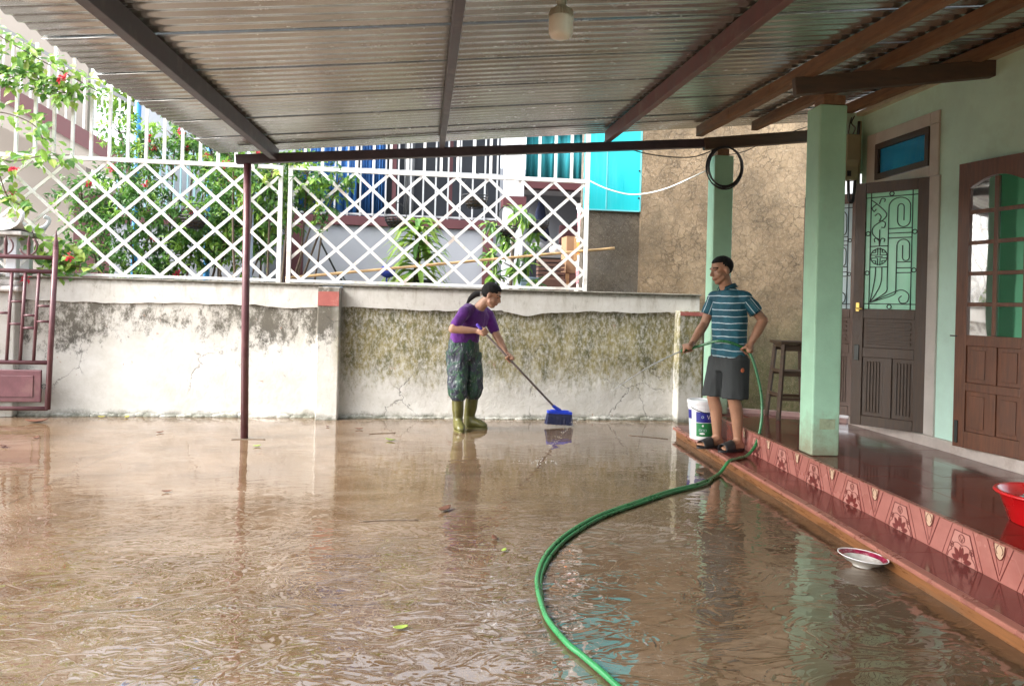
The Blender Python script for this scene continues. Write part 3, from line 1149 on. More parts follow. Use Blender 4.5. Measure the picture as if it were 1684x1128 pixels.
# wall with openings for the entrance (y 5.46-6.30), transom and the second door (y 3.4-4.38)
m.bx(WX, WX + .2, 4.38, 5.46, 0, 3.17)
m.bx(WX, WX + .2, 6.30, 6.40, 0, 3.17)
m.bx(WX, WX + .2, 5.46, 6.30, 2.50, 3.17)
m.bx(WX, WX + .2, -3.6, 3.4, 0, 3.17)
m.bx(WX, WX + .2, 3.4, 4.38, 2.45, 3.17)
m.build('wall', M['mint'], house)
m = MB()
m.bx(WX + .21, 8, 6.2, 6.38, 0, .9)
m.bx(WX + .21, 8, 6.2, 6.38, 2.7, 3.3)  # unseen far wall left open in the middle to light the frosted leaf
m.build('wall', M['mint'], house)
m = MB()
m.bx(WX + .2, 8, -3, 6.19, 3.16, 3.3)
m.build('ceiling', M['white_wall'], house)
m = MB()
m.bx(8.0, 8.1, -3, 6.19, 0, .9)  # unseen, kept low so daylight reaches the frosted leaf from behind
m.bx(4.2, 6.5, -3.1, -3, 0, 3.15)
m.build('inner_wall', M['mint'], house)
m = MB()
m.bx(3.965, 4.2, -3, 6.46, PZ - .01, .352)
m.build('plinth', M['plinth'], house, bevel=.006)
m = MB()
m.bx(3.935, 4.0, -3, 6.45, 3.13, 3.165)
m.build('cornice', plain('cornice', (.62, .56, .42), .6, .1, 6, dirt=(.35, .28, .2), dirt_amt=.5), house)
# door surround
m = MB()
m.bx(3.982, 4.0, 5.335, 5.455, .353, 2.405)
m.bx(3.982, 4.0, 5.355, 5.455, 2.408, 2.82)
m.bx(3.982, 4.0, 5.458, 6.17, 2.82, 2.92)
m.bx(3.982, 4.0, 5.355, 5.455, 2.823, 2.92)
m.bx(3.982, 4.0, 6.172, 6.30, 2.35, 2.92)
m.bx(3.982, 4.0, 5.458, 6.17, 2.41, 2.495)
m.build('door_surround', M['trim_white'], house, bevel=.003)
tw = thing('transom_window', None, None, (0, 0, 0), parent=house)
m = MB()
y0, y1, z0, z1 = 5.462, 6.168, 2.499, 2.815
for a, b, c, d in ((y0, y1, z0, z0 + .05), (y0, y1, z1 - .05, z1), (y0, y0 + .045, z0 + .05, z1 - .05), (y1 - .045, y1, z0 + .05, z1 - .05)):
    m.bx(3.972, 4.02, a, b, c, d)
m.v = [v - Vector((0, 0, 0)) for v in m.v]
m.build('frame', M['door_wood_dark'], tw, bevel=.003)
m = MB()
m.bx(4.0, 4.006, y0 + .045, y1 - .045, z0 + .05, z1 - .05)
m.build('pane', M['pane_blue'], tw)

# pillars
for nm, c, zt, wd in (('pillar', (2.897, 5.09), 2.80, .205), ('pillar', (2.925, 7.1), 2.835, .195)):
    m = MB()
    m.box((c[0], c[1], (PZ + zt) / 2), (wd, wd, zt - PZ), rz=R(-3))
    p = m.build(nm, M['mint_pillar'], house, bevel=.012)
m = MB()
m.box((2.9, 4.984, .50), (.115, .004, .075), rz=R(-3))
m.build('worn_patch', plain('worn_patch', (.36, .42, .28), .7, .25, 20), house)
# timber beam over near pillar
m = MB()
m.bar((2.60, 5.02, 2.915), (4.05, 4.83, 3.085), .07, .125)
m.build('timber_beam', M['timber_dark'], house, bevel=.006)
m = MB()
m.box((2.9, 5.06, 2.835), (.16, .14, .065), rz=R(-3))
m.build('packing_block', M['timber'], house)

# ------------------------------------------------------------------ doors (local x from hinge to free edge, +y to the yard)
def arc(cx, cz, rx, rz_, a0, a1, n=10):
    return [(cx + rx * math.cos(R(a0 + (a1 - a0) * k / n)), cz + rz_ * math.sin(R(a0 + (a1 - a0) * k / n))) for k in range(n + 1)]


def grille(par, x0, x1, z0, z1, yy, mat, dens=1):
    """wrought line pattern; u from the free edge, v from the top"""
    W, H = x1 - x0, z1 - z0

    def P(u, v):
        return Vector((x1 - u * W, yy, z1 - v * H))
    r = .0042

    def ln(name, uv, rr=r):
        m = MB()
        m.tube([P(u, v) for u, v in uv], rr, 6)
        m.build(name, mat, par, local=True, smooth=True)

    def sm(uv, n=5):
        return [(p.x, p.y) for p in spline([(a, b, 0) for a, b in uv], n)]
    k = W / H
    ln('grille_bar', [(.1, .0), (.1, 1.0)])
    ln('grille_bar', [(.9, .0), (.9, 1.0)])
    ln('grille_bar', [(.0, .04), (1.0, .04)])
    ln('grille_bar', [(.0, .955), (1.0, .955)])
    for cu, cv in ((.5, .018), (.05, .35), (.05, .69), (.95, .35), (.95, .67), (.5, .978)):
        m = MB()
        m.tube([P(cu + .042 * math.cos(a), cv + .042 * k * math.sin(a)) for a in [2 * math.pi * q / 16 for q in range(16)]], r, 6, closed=True)
        m.build('grille_ring', mat, par, local=True, smooth=True)
    h1 = [(.45, .80), (.45, .13)] + arc(.655, .13, .205, .075, 180, 360)[1:] + [(.86, .26)] + arc(.74, .26, .12, .055, 0, 180)[1:] + [(.62, .14)] + arc(.68, .14, .06, .03, 180, 360)[1:] + [(.74, .26)]
    # image v grows downwards, arcs above were written with z up
    def fl(path, c):
        return path
    h1 = [(.45, .80), (.45, .13)] + [(.655 - .205 * math.cos(R(a)), .13 - .075 * math.sin(R(a))) for a in range(0, 181, 15)] + [(.86, .25)] + \
         [(.74 + .12 * math.cos(R(a)), .25 + .055 * math.sin(R(a))) for a in range(0, 181, 15)] + [(.62, .14)] + \
         [(.68 - .06 * math.cos(R(a)), .14 - .03 * math.sin(R(a))) for a in range(0, 181, 20)] + [(.74, .25)]
    ln('grille_scroll', h1)
    h2 = [(.62, .84), (.62, .46)] + [(.74 - .12 * math.cos(R(a)), .46 - .05 * math.sin(R(a))) for a in range(0, 181, 15)] + [(.86, .56)] + \
         [(.795 + .065 * math.cos(R(a)), .56 + .03 * math.sin(R(a))) for a in range(0, 181, 20)] + [(.73, .46)]
    ln('grille_scroll', h2)
    for v in (.315, .355, .395):
        ln('grille_bar', [(.45, v), (.9, v)])
    for v in (.60, .65, .69):
        ln('grille_bar', [(.62, v), (.9, v)])
    for v in (.46, .64):
        ln('grille_bar', [(.1, v), (.45, v)])
    for s in ([(.45, .80), (.42, .86), (.12, .945)], [(.62, .84), (.56, .88), (.12, .945)], [(.22, .64), (.2, .76), (.12, .945)], [(.34, .64), (.32, .79), (.12, .945)],
              [(.12, .945), (.5, .87), (.72, .835), (.86, .87), (.84, .935), (.72, .945), (.68, .91), (.73, .885)],
              [(.1, .06), (.22, .1), (.40, .18), (.36, .23), (.16, .29), (.14, .35), (.26, .41)],
              [(.26, .10), (.30, .055), (.37, .06), (.36, .085)], [(.2, .10), (.12, .13), (.16, .16), (.2, .14)],
              [(.26, .25), (.30, .21), (.24, .18), (.18, .20)], [(.28, .24), (.38, .26), (.37, .30), (.31, .30)],
              [(.28, .46), (.26, .40), (.18, .395), (.19, .425)], [(.28, .46), (.31, .40), (.38, .40), (.37, .425)], [(.28, .46), (.28, .32)]):
        ln('grille_scroll', sm(s))
    m = MB()
    m.tube([P(.275 + .165 * math.cos(a), .55 + .165 * k * math.sin(a)) for a in [2 * math.pi * q / 24 for q in range(24)]], r, 6, closed=True)
    m.build('grille_ring', mat, par, local=True, smooth=True)
    for uv in ([(.11, .537), (.25, .537), (.25, .475)], [(.44, .537), (.30, .537), (.30, .475)], [(.11, .563), (.25, .563), (.25, .625)], [(.44, .563), (.30, .563), (.30, .625)],
               [(.15, .515), (.21, .515), (.21, .49)], [(.40, .515), (.34, .515), (.34, .49)], [(.15, .585), (.21, .585), (.21, .61)], [(.40, .585), (.34, .585), (.34, .61)], [(.2, .55), (.35, .55)]):
        ln('grille_bar', uv)


def lbx(par, name, mat, x0, x1, y0, y1, z0, z1, bevel=.003):
    m = MB()
    m.bx(x0, x1, y0, y1, z0, z1)
    return m.build(name, mat, par, local=True, bevel=bevel)


def glazed_leaf(loc, tip, wd, wood, pane, label=None):
    d = Vector(tip) - Vector((loc[0], loc[1]))
    an = math.atan2(d.y, d.x)
    D = bpy.data.objects.new('door_leaf', None)
    COL.objects.link(D)
    D.parent = house
    D.location = Vector(loc) - ORG[house.name]
    D.rotation_euler = (0, 0, an)
    if label:
        D['label'] = label
    T = .02
    HT = 2.05
    st = .085
    lbx(D, 'stile', wood, 0, st, -T, T, 0, HT)
    lbx(D, 'stile', wood, wd - st, wd, -T, T, 0, HT)
    for z0, z1 in ((0, .085), (.58, .66), (.905, .985), (1.96, HT)):
        lbx(D, 'rail', wood, st + .0005, wd - st - .0005, -T + .001, T - .001, z0, z1)
    lbx(D, 'mullion', wood, wd / 2 - .035, wd / 2 + .035, -T + .0015, T - .0015, .0855, .5795)
    # ribbed lower panels
    for xa, xb in ((st, wd / 2 - .035), (wd / 2 + .035, wd - st)):
        lbx(D, 'panel', wood, xa, xb, -.006, .006, .085, .58)
        q = 5
        for k in range(q):
            x = xa + .022 + (xb - xa - .044) * (k + .5) / q
            lbx(D, 'rib', wood, x - .0075, x + .0075, .0065, .015, .12, .545, .003)
    lbx(D, 'panel', wood, st, wd - st, -.006, .006, .66, .905)
    for k in range(5):
        z = .70 + .165 * k / 4
        lbx(D, 'rib', wood, st + .03, wd - st - .03, .0065, .015, z - .011, z + .011, .003)
    lbx(D, 'pane', pane, st - .004, wd - st + .004, -.003, .003, .983, 1.962, 0)
    grille(D, st, wd - st, .985, 1.96, .010, M['iron'])
    m = MB()
    m.box((wd - st / 2, T + .006, 1.0), (.03, .012, .075))
    m.tube([(wd - st / 2, T + .012, .985), (wd - st / 2, T + .04, .985), (wd - st / 2 - .05, T + .045, .985)], .008, 8)
    m.build('handle', plain('brass', (.5, .36, .1), .35, .15, metal=.7), D, local=True, bevel=.002)
    lbx(D, 'lock', M['iron'], wd - .06, wd - .02, T + .0005, T + .01, .55, .68)
    return D


glazed_leaf((4.0, 5.455, .357), (3.665, 5.905), .575, M['door_wood_dark'], M['pane_mint'], 'dark open leaf with pale green frosted pane')
glazed_leaf((3.975, 6.33, .357), (3.625, 6.75), .53, M['door_wood_pale'], M['pane_sky'], 'reddish open leaf with frosted pane coloured pale blue for the bright sky behind')


def paned_leaf(loc, tip, wd):
    d = Vector(tip) - Vector((loc[0], loc[1]))
    an = math.atan2(d.y, d.x)
    D = bpy.data.objects.new('door_leaf', None)
    COL.objects.link(D)
    D.parent = house
    D.location = Vector(loc) - ORG[house.name]
    D.rotation_euler = (0, 0, an)
    D['label'] = 'brown open leaf with ten small glass panes and four lower panels'
    wood = M['door_wood']
    T = .02
    HT = 2.05
    st = .09
    lbx(D, 'stile', wood, 0, st, -T, T, 0, HT)
    lbx(D, 'stile', wood, wd - st, wd, -T, T, 0, HT)
    cx = wd / 2
    for z0, z1 in ((0, .12), (.41, .47), (.735, .81)):
        lbx(D, 'rail', wood, st + .0005, wd - st - .0005, -T + .001, T - .001, z0, z1)
    lbx(D, 'mullion', wood, cx - .03, cx + .03, -T + .0015, T - .0015, .121, .409)
    lbx(D, 'mullion', wood, cx - .03, cx + .03, -T + .0015, T - .0015, .471, .734)
    for xa, xb in ((st, cx - .03), (cx + .03, wd - st)):
        for z0, z1 in ((.12, .41), (.47, .735)):
            lbx(D, 'panel', wood, xa, xb, -.006, .006, z0, z1)
            lbx(D, 'raised_panel', M['door_wood'], xa + .03, xb - .03, .0065, .014, z0 + .03, z1 - .03, .006)
    # arched head rail
    m = MB()
    x0, x1 = st, wd - st
    lo = []
    for k in range(13):
        q = k / 12
        lo.append((x0 + (x1 - x0) * q, 1.865 + .07 * math.sin(math.pi * q)))
    m.prism([(x0, HT), (x1, HT)] [::-1] + lo, lambda u, v, t: Vector((u, t, v)), -T + .001, T - .001)
    m.build('head_rail', wood, D, local=True)
    lbx(D, 'glazing_bar', wood, cx - .016, cx + .016, -.014, .016, .811, 1.925)
    zr = [.81, 1.03, 1.25, 1.47, 1.69, 1.94]
    for z in zr[1:-1]:
        lbx(D, 'glazing_bar', wood, st + .0005, cx - .0165, -.0135, .0155, z - .014, z + .014)
        lbx(D, 'glazing_bar', wood, cx + .0165, wd - st - .0005, -.0135, .0155, z - .014, z + .014)
    for a, b in zip(zr[:-1], zr[1:]):
        lbx(D, 'pane', M['glass_green_reflection'], st - .003, cx, -.002, .002, a, b, 0)
        lbx(D, 'pane', M['glass_clear'], cx + .0005, wd - st + .003, -.002, .002, a, b, 0)
    lbx(D, 'bolt', M['iron'], wd - .045, wd - .02, T + .0005, T + .012, .03, .19)
    m = MB()
    m.tube([(wd - .02, T, .80), (wd + .03, T + .01, .80)], .005, 6)
    m.build('hook', M['iron'], D, local=True)
    return D


paned_leaf((3.995, 4.385, .357), (3.872, 4.958), .585)

# ------------------------------------------------------------------ meter box and cables
mt = thing('meter_box', 'tan electric meter box with hanging cables beside the pillar', 'meter box', (3.86, 6.42, 2.55))
m = MB()
m.bx(3.70, 4.1, 6.403, 6.428, 2.60, 3.16)
m.build('back_board', M['mint'], mt)
m = MB()
prof = [(6.402, 2.52), (6.31, 2.52), (6.31, 2.64), (6.28, 2.70), (6.28, 2.93), (6.402, 2.93)]
m.prism(prof, lambda u, v, t: Vector((t, u, v)), 3.775, 3.905)
m.build('case', M['meter'], mt, bevel=.008)
m = MB()
m.bx(3.80, 3.835, 6.302, 6.3095, 2.55, 2.60)
m.build('meter_window', M['black'], mt)
for pts, r, mat in (([(3.83, 6.36, 2.93), (3.83, 6.34, 3.02), (3.86, 6.36, 3.1)], .006, 'cable_black'),
                    ([(3.88, 6.38, 2.93), (3.89, 6.35, 3.0), (3.86, 6.36, 3.05), (3.90, 6.38, 3.12)], .006, 'cable_black'),
                    ([(3.85, 6.37, 2.52), (3.85, 6.36, 2.40), (3.87, 6.37, 2.33), (3.91, 6.38, 2.36), (3.93, 6.39, 2.6), (3.96, 6.40, 3.08)], .014, 'cable_black'),
                    ([(3.965, 6.405, 2.25), (3.97, 6.405, 3.08)], .018, 'meter')):
    m = MB()
    m.tube(spline(pts, 6), r, 8)
    m.build('cable', M[mat], mt, smooth=True)

co = thing('cable_coil', 'coil of black cable hung round the far green pillar', 'cable', (2.9, 6.98, 2.5))
for k in range(6):
    m = MB()
    rr = rng.uniform(.175, .20)
    ox, oz = rng.uniform(-.012, .012), rng.uniform(-.02, .02)
    m.tube([(2.905 + ox + rr * .93 * math.cos(a), 6.975 - .006 * k - .01 * math.cos(a), 2.70 + oz + rr * 1.08 * math.sin(a)) for a in [2 * math.pi * q / 30 for q in range(30)]], .0065, 6, closed=True)
    m.build('loop', M['cable_black'], co, smooth=True)
m = MB()
m.tube(spline([(1.84, 8.25, 2.735), (2.05, 8.2, 2.64), (2.33, 8.15, 2.585), (2.62, 7.9, 2.625), (2.83, 7.25, 2.72)], 8), .008, 6)
tag(m.build('white_cable', M['cable_white'], smooth=True), 'white cable sagging from the fence end to the far pillar', 'cable')
m = MB()
m.tube(spline([(2.0, 7.2, 2.90), (2.1, 7.2, 2.868), (2.29, 7.2, 2.84), (2.5, 7.18, 2.828), (2.68, 7.15, 2.84), (2.86, 7.1, 2.91)], 8), .006, 6)
tag(m.build('black_cable', M['cable_black'], smooth=True), 'thin black cable slung below the front roof beam', 'cable')
m = MB()
m.tube(spline([(2.98, 7.12, 2.86), (3.2, 7.15, 2.92), (3.5, 7.2, 3.07), (3.95, 7.2, 3.24)], 8), .005, 6)
tag(m.build('black_cable', M['cable_black'], smooth=True), 'thin black cable rising behind the timber beam between the pillars', 'cable')

# ------------------------------------------------------------------ lattice fence on the wall
FB, FT, FTOP, FY = 1.505, 2.75, 3.95, 8.40
NS = .3765


def fence(xa, xb, label, first_node, posts):
    f = thing('lattice_fence', label, 'fence', ((xa + xb) / 2, FY, 1.476), group='lattice fence panels on the wall')
    wp = M['white_paint']

    def part(name, mb, mat=wp, bevel=.002):
        return mb.build(name, mat, f, bevel=bevel)
    part('rail', MB().bx(xa, xb, FY - .02, FY + .02, FT - .022, FT + .022))
    part('rail', MB().bx(xa, xb, FY - .02, FY + .02, FB - .018, FB + .012))
    for x in posts:
        part('post', MB().bx(x - .022, x + .022, FY - .0225, FY + .0225, 1.46, FTOP + .1 if x > 1.5 else FT + .02))
    H = FT - .022 - (FB + .012)
    zt, zb = FT - .022, FB + .012
    slope = 0.92                     # metres down per metre along
    run = H / slope
    i0 = int((xa - first_node) / NS) - 6
    i1 = int((xb - first_node) / NS) + 6
    for i in range(i0, i1 + 1):
        x = first_node + NS * i
        for s, yo in ((1, -.008), (-1, .008)):
            # clip to the bay
            pa, pb_ = Vector((x, 0, zt)), Vector((x + s * run, 0, zb))
            t0, t1 = 0.0, 1.0
            lo, hi = xa + .01, xb - .01
            dx = pb_.x - pa.x
            ta, tb = (lo - pa.x) / dx, (hi - pa.x) / dx
            if ta > tb:
                ta, tb = tb, ta
            t0, t1 = max(0, ta), min(1, tb)
            if t1 - t0 < .08:
                continue
            a, b = pa.lerp(pb_, t0), pa.lerp(pb_, t1)
            a.y = b.y = FY + yo
            part('lattice_bar', MB().bar(a, b, .015, .034, up=(0, 1, 0)) if False else MB().bar(a, b, .032, .014, up=(0, 1, 0)), bevel=0)
    k0 = int((xa - first_node) / (NS / 2)) - 1
    k1 = int((xb - first_node) / (NS / 2)) + 1
    for k in range(k0, k1 + 1):
        x = first_node + NS / 2 * k + .015
        if x < xa + .03 or x > xb - .05:
            continue
        part('picket', MB().bx(x - .0145, x + .0145, FY - .0145, FY + .0145, FT + .022, FTOP + .012 * math.sin(k * 5)), bevel=0)
    return f


fence(-9.6, -1.585, 'left white steel lattice fence panel overgrown by climbing plants', -3.804, (-1.61, -6.0, -9.57))
fence(-1.53, 1.87, 'right white steel lattice fence panel ending at the turquoise sheet', -1.182, (-1.505, 1.848))

# ------------------------------------------------------------------ gate and gate pillar
gt = thing('gate', 'open maroon steel gate leaf with spear points at the left edge', 'gate', (-3.81, 8.12, .08))
GY = 8.13
ms = M['maroon_steel']


def gp(name, p0, p1, r):
    m = MB()
    m.tube([p0, p1], r, 12)
    return m.build(name, ms, gt, smooth=True)


def lean(z):
    return -3.845 + .038 * z / 1.6


gp('stile', (lean(.09), GY, .09), (lean(1.76), GY, 1.76), .027)
gp('stile', (-5.2, GY, .0), (-5.2, GY, 1.82), .03)
for z in (.10, .575, 1.515, 1.66):
    gp('rail', (-5.2, GY, z), (lean(z), GY, z), .022)
m = MB()
m.lathe([(.027, 0), (.028, .01), (.024, .02), (.026, .03), (.018, .09), (.002, .2)], (lean(1.76), GY, 1.75), 12)
m.build('spear_point', ms, gt, smooth=True)
for i, x in enumerate((-4.165, -4.385, -4.6)):
    m = MB()
    m.lathe([(.016, 0), (.016, .1), (.02, .11), (.001, .22)], (x + .1, GY, 1.675), 10)
    m.build('spear_point', ms, gt, smooth=True)
for x in (-3.99, -4.12, -4.25, -4.38, -4.51, -4.66, -4.81, -4.96, -5.1):
    gp('baluster', (x, GY, .59), (x + .03, GY, 1.50), .016)
for x, z in ((-4.05, 1.06), (-4.18, 1.2), (-4.05, .93), (-4.31, 1.08), (-4.18, .97), (-3.92, 1.0), (-3.92, 1.16)):
    gp('cross_bar', (x - .065, GY, z), (x + .065, GY, z), .013)
m = MB()
m.bx(-5.1, -3.905, GY - .012, GY + .012, .165, .50)
m.build('sheet_panel', ms, gt, bevel=.01)
m = MB()
m.bx(-5.0, -3.98, GY - .02, GY - .0125, .22, .44)
m.build('raised_panel', ms, gt, bevel=.006)
for x0 in (-4.07, -4.3, -4.52):
    m = MB()
    m.tube([(x0 + .085 * math.cos(a), GY, 1.77 + .09 * math.sin(a)) for a in [R(-160 + 20 * k) for k in range(12)]], .008, 6)
    m.build('scroll', ms, gt, smooth=True)
m = MB()
m.tube([(-3.885 + .022 * math.cos(a), GY, .33 + .022 * math.sin(a)) for a in [2 * math.pi * k / 14 for k in range(14)]], .005, 6, closed=True)
m.build('latch_ring', M['iron'], gt, smooth=True)

gpil = thing('gate_pillar', 'white gate pillar with upswept tiled cap beside the gate', 'pillar', (-4.4, 8.5, 0))
m = MB()
m.bx(-4.62, -4.22, 8.20, 8.55, 0, 1.45)
m.build('shaft', M['bwall_up'], gpil, bevel=.01)
m = MB()
m.bx(-4.70, -4.16, 8.13, 8.60, 1.30, 1.36)
m.bx(-4.66, -4.19, 8.17, 8.57, 1.361, 1.42)
m.build('moulding', M['concrete_old'], gpil, bevel=.02)
for x, y in ((-4.27, 8.24), (-4.57, 8.24), (-4.27, 8.5), (-4.57, 8.5)):
    m = MB()
    m.bx(x - .05, x + .05, y - .04, y + .04, 1.45, 1.88)
    m.build('lantern_post', M['white_wall'], gpil, bevel=.006)
m = MB()
m.bx(-4.72, -4.13, 8.11, 8.62, 1.881, 1.925)
m.build('cap_slab', M['concrete_old'], gpil, bevel=.01)
# curved roof of the cap
m = MB()
nn = 12
for i in range(nn + 1):
    for j in range(nn + 1):
        u, v = -1 + 2 * i / nn, -1 + 2 * j / nn
        rr = max(abs(u), abs(v))
        z = 1.925 + .16 * (1 - rr) ** 1.6 + .10 * (abs(u) * abs(v)) ** 4
        m.v.append(Vector((-4.425 + .30 * u, 8.365 + .27 * v, z)))
for i in range(nn):
    for j in range(nn):
        a = i * (nn + 1) + j
        m.f.append((a, a + nn + 1, a + nn + 2, a + 1))
        m.m.append(0)
m.build('tiled_cap', M['concrete_old'], gpil, smooth=True)
for sx in (-1, 1):
    for sy in (-1, 1):
        m = MB()
        m.tube(spline([(-4.425 + sx * .1, 8.365 + sy * .09, 2.05), (-4.425 + sx * .2, 8.365 + sy * .18, 1.985), (-4.425 + sx * .28, 8.365 + sy * .25, 2.02), (-4.425 + sx * .31, 8.365 + sy * .27, 2.10), (-4.425 + sx * .27, 8.365 + sy * .24, 2.13)], 5), .022, 8)
        m.build('corner_scroll', M['white_wall'], gpil, smooth=True)

# ------------------------------------------------------------------ neighbour's house
nh = thing('neighbour_house', 'pale grey neighbouring house with barred curtained windows behind the fence', 'house', (0, 11.2, 0))
HY = 11.2
m = MB()
m.bx(-4.2, 1.15, HY, HY + .2, 0, 2.45)
m.bx(-4.2, -1.95, HY, HY + .2, 2.451, 4.2)
m.bx(-1.949, 1.15, HY, HY + .2, 3.95, 4.2)
m.build('wall', M['pale_wall'], nh)
m = MB()
m.bx(-4.2, 1.16, HY - .05, HY + .02, 2.42, 2.56)
m.build('sill_band', M['maroon_paint'], nh, bevel=.005)
m = MB()
m.bx(-2.06, -1.80, HY - .06, HY + .02, 0, 2.419)
m.build('corner_post', M['maroon_paint'], nh)
m = MB()
m.bx(.86, 1.01, HY - .06, HY + .02, 0, 2.419)
m.build('corner_post', M['maroon_paint'], nh)
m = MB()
m.bx(-1.95, 1.15, HY + .5, HY + .55, 2.4, 4.0)  # near-black sheet puts the unlit room's shade behind the bars
m.build('room_shade_sheet', M['dark_interior'], nh)
wdw = thing('window', None, None, (0, 0, 0), parent=nh)


def curtain(par, x0, x1, y, z0, z1, mat, amp=.03, n=60):
    m = MB()
    vs = []
    for i in range(n + 1):
        x = x0 + (x1 - x0) * i / n
        yy = y + amp * math.sin(i * 1.15 + math.sin(i * .37) * 1.6)
        vs += [Vector((x, yy, z0)), Vector((x + .01 * math.sin(i * .9), yy * .9 + y * .1, z1))]
    m.add(vs, [(2 * i, 2 * i + 2, 2 * i + 3, 2 * i + 1) for i in range(n)])
    c = m.build('curtain', mat, par, smooth=True)
    s = c.modifiers.new('t', 'SOLIDIFY')
    s.thickness = .004
    return c


curtain(wdw, -1.92, -1.05, HY + .12, 2.58, 3.9, M['curtain_blue'])
curtain(wdw, -.98, -.62, HY + .14, 2.58, 3.9, M['curtain_blue'])
curtain(wdw, -.35, -.2, HY + .16, 2.58, 3.9, M['grey_paint'], .015, 14)
for i in range(17):
    x = -1.93 + i * .187
    m = MB()
    m.bx(x - .012, x + .012, HY + .02, HY + .045, 2.57, 3.94)
    m.build('window_bar', M['steel_bar'], wdw)
for z in (2.60, 3.28, 3.86):
    m = MB()
    m.bx(-1.94, 1.14, HY + .046, HY + .06, z - .014, z + .014)
    m.build('window_bar', M['steel_bar'], wdw)
for x in (-.5, .35):
    m = MB()
    m.bx(x - .03, x + .03, HY + .065, HY + .11, 2.57, 3.95)
    m.build('window_post', M['maroon_paint'], wdw)
# porch column and recessed porch
m = MB()
m.bx(1.14, 1.42, 10.75, 11.05, 0, 4.2)
m.build('column', M['white_wall'], nh, bevel=.01)
m = MB()
m.bx(1.11, 1.45, 10.72, 11.08, 2.75, 2.89)
m.build('column_band', M['maroon_paint'], nh)
m = MB()
m.bx(1.45, 3.2, 10.78, 10.98, 3.03, 3.16)
m.build('lintel', M['maroon_paint'], nh)
m = MB()
m.bx(1.45, 3.2, 10.8, 10.95, 3.97, 4.2)
m.build('upper_wall', M['maroon_paint'], nh)
curtain(nh, 1.46, 3.2, 10.92, 3.165, 3.96, M['curtain_teal'], .025, 70)
m = MB()
m.bx(1.16, 3.4, 12.4, 12.6, 0, 3.6)
m.bx(3.0, 3.2, 10.99, 12.39, 0, 3.1)
m.build('recess_wall', M['pale_wall'], nh)
m = MB()
m.bx(1.43, 3.2, 11.0, 12.4, 3.17, 3.25)
m.build('recess_ceiling', M['white_wall'], nh)

# ------------------------------------------------------------------ things in the recess and yard next door
m = MB()
tb = thing('cabinet_table', 'dark table holding clutter in the neighbour porch', 'table', (1.8, 10.7, 0))
MB().bx(1.45, 2.05, 10.3, 10.9, 1.98, 2.03).build('table_top', M['grey_paint'], tb)
MB().bx(1.47, 2.03, 10.33, 10.88, 1.4, 1.979).build('cabinet', M['dark_interior'], tb)
for x in (1.49, 2.01):
    for y in (10.35, 10.85):
        MB().bx(x - .025, x + .025, y - .025, y + .025, 0, 1.399).build('leg', M['iron'], tb)
bags = (((1.6, 10.45, 2.10), (.13, .1, .10), 'grey_paint', 'dark bundle on the neighbour table'), ((1.88, 10.42, 2.09), (.12, .09, .09), 'concrete_old', 'grey bundle on the neighbour table'))
for c, r_, mt_, lb_ in bags:
    q = MB()
    q.ell(c, r_, seg=18, rings=12)
    for i, v in enumerate(q.v):
        d_ = noise.noise(v * 9) * .025
        q.v[i] = v + (v - Vector(c)).normalized() * d_
        q.v[i].z = max(q.v[i].z, 2.031)
    tag(q.build('bundle', M[mt_], smooth=True), lb_, 'bundle')


def carton(name, c, d, mat, label, rzz=0.0):
    t = thing(name, label, 'box', (c[0], c[1], c[2]), rzz, group='cartons in the neighbour porch')
    x, y, z = d
    MB().bx(-x / 2, x / 2, -y / 2, y / 2, 0, z).build('carton_body', mat, t, local=True, bevel=.006)
    MB().bx(-x / 2 - .001, -.004, -y / 2 - .001, y / 2 + .001, z + .0005, z + .006).build('flap', mat, t, local=True)
    MB().bx(.004, x / 2 + .001, -y / 2 - .001, y / 2 + .001, z + .0005, z + .006).build('flap', mat, t, local=True)
    MB().bx(-.025, .025, -y / 2 - .0025, -y / 2 - .0005, z * .35, z - .002).build('tape', M['bamboo'], t, local=True)
    return t


carton('cardboard_box', (2.03, 10.05, 1.75), (.26, .3, .5), M['card'], 'tall brown carton beside the stacked white buckets', .05)
carton('cardboard_box', (1.92, 10.0, 1.30), (.55, .4, .44), M['card_dark'], 'wide dark carton under the tall brown carton', -.04)
carton('cardboard_box', (1.9, 10.02, .85), (.6, .45, .44), M['card'], 'lowest brown carton of the stack behind the wall', .02)
carton('cardboard_box', (1.9, 10.02, .40), (.6, .45, .44), M['card_dark'], 'dark carton at the foot of the carton stack', .0)
carton('cardboard_box', (1.9, 10.02, 0), (.6, .45, .39), M['card'], 'floor carton carrying the whole stack', .03)
for i in range(5):
    t_ = MB().bx(1.50, 1.86, 9.72, 9.9, 1.66 + i * .055, 1.70 + i * .055).build('timber_slat', M['card_dark'])
    tag(t_, ('top', 'second', 'middle', 'fourth', 'lowest')[4 - i] + ' brown slat in the stack behind the lattice', 'slat', 'brown slats')
tag(MB().bx(1.48, 1.88, 9.7, 9.92, 0, 1.659).build('slat_stand', M['card_dark'], bevel=.01), 'dark crate stand below the brown slats', 'stand')

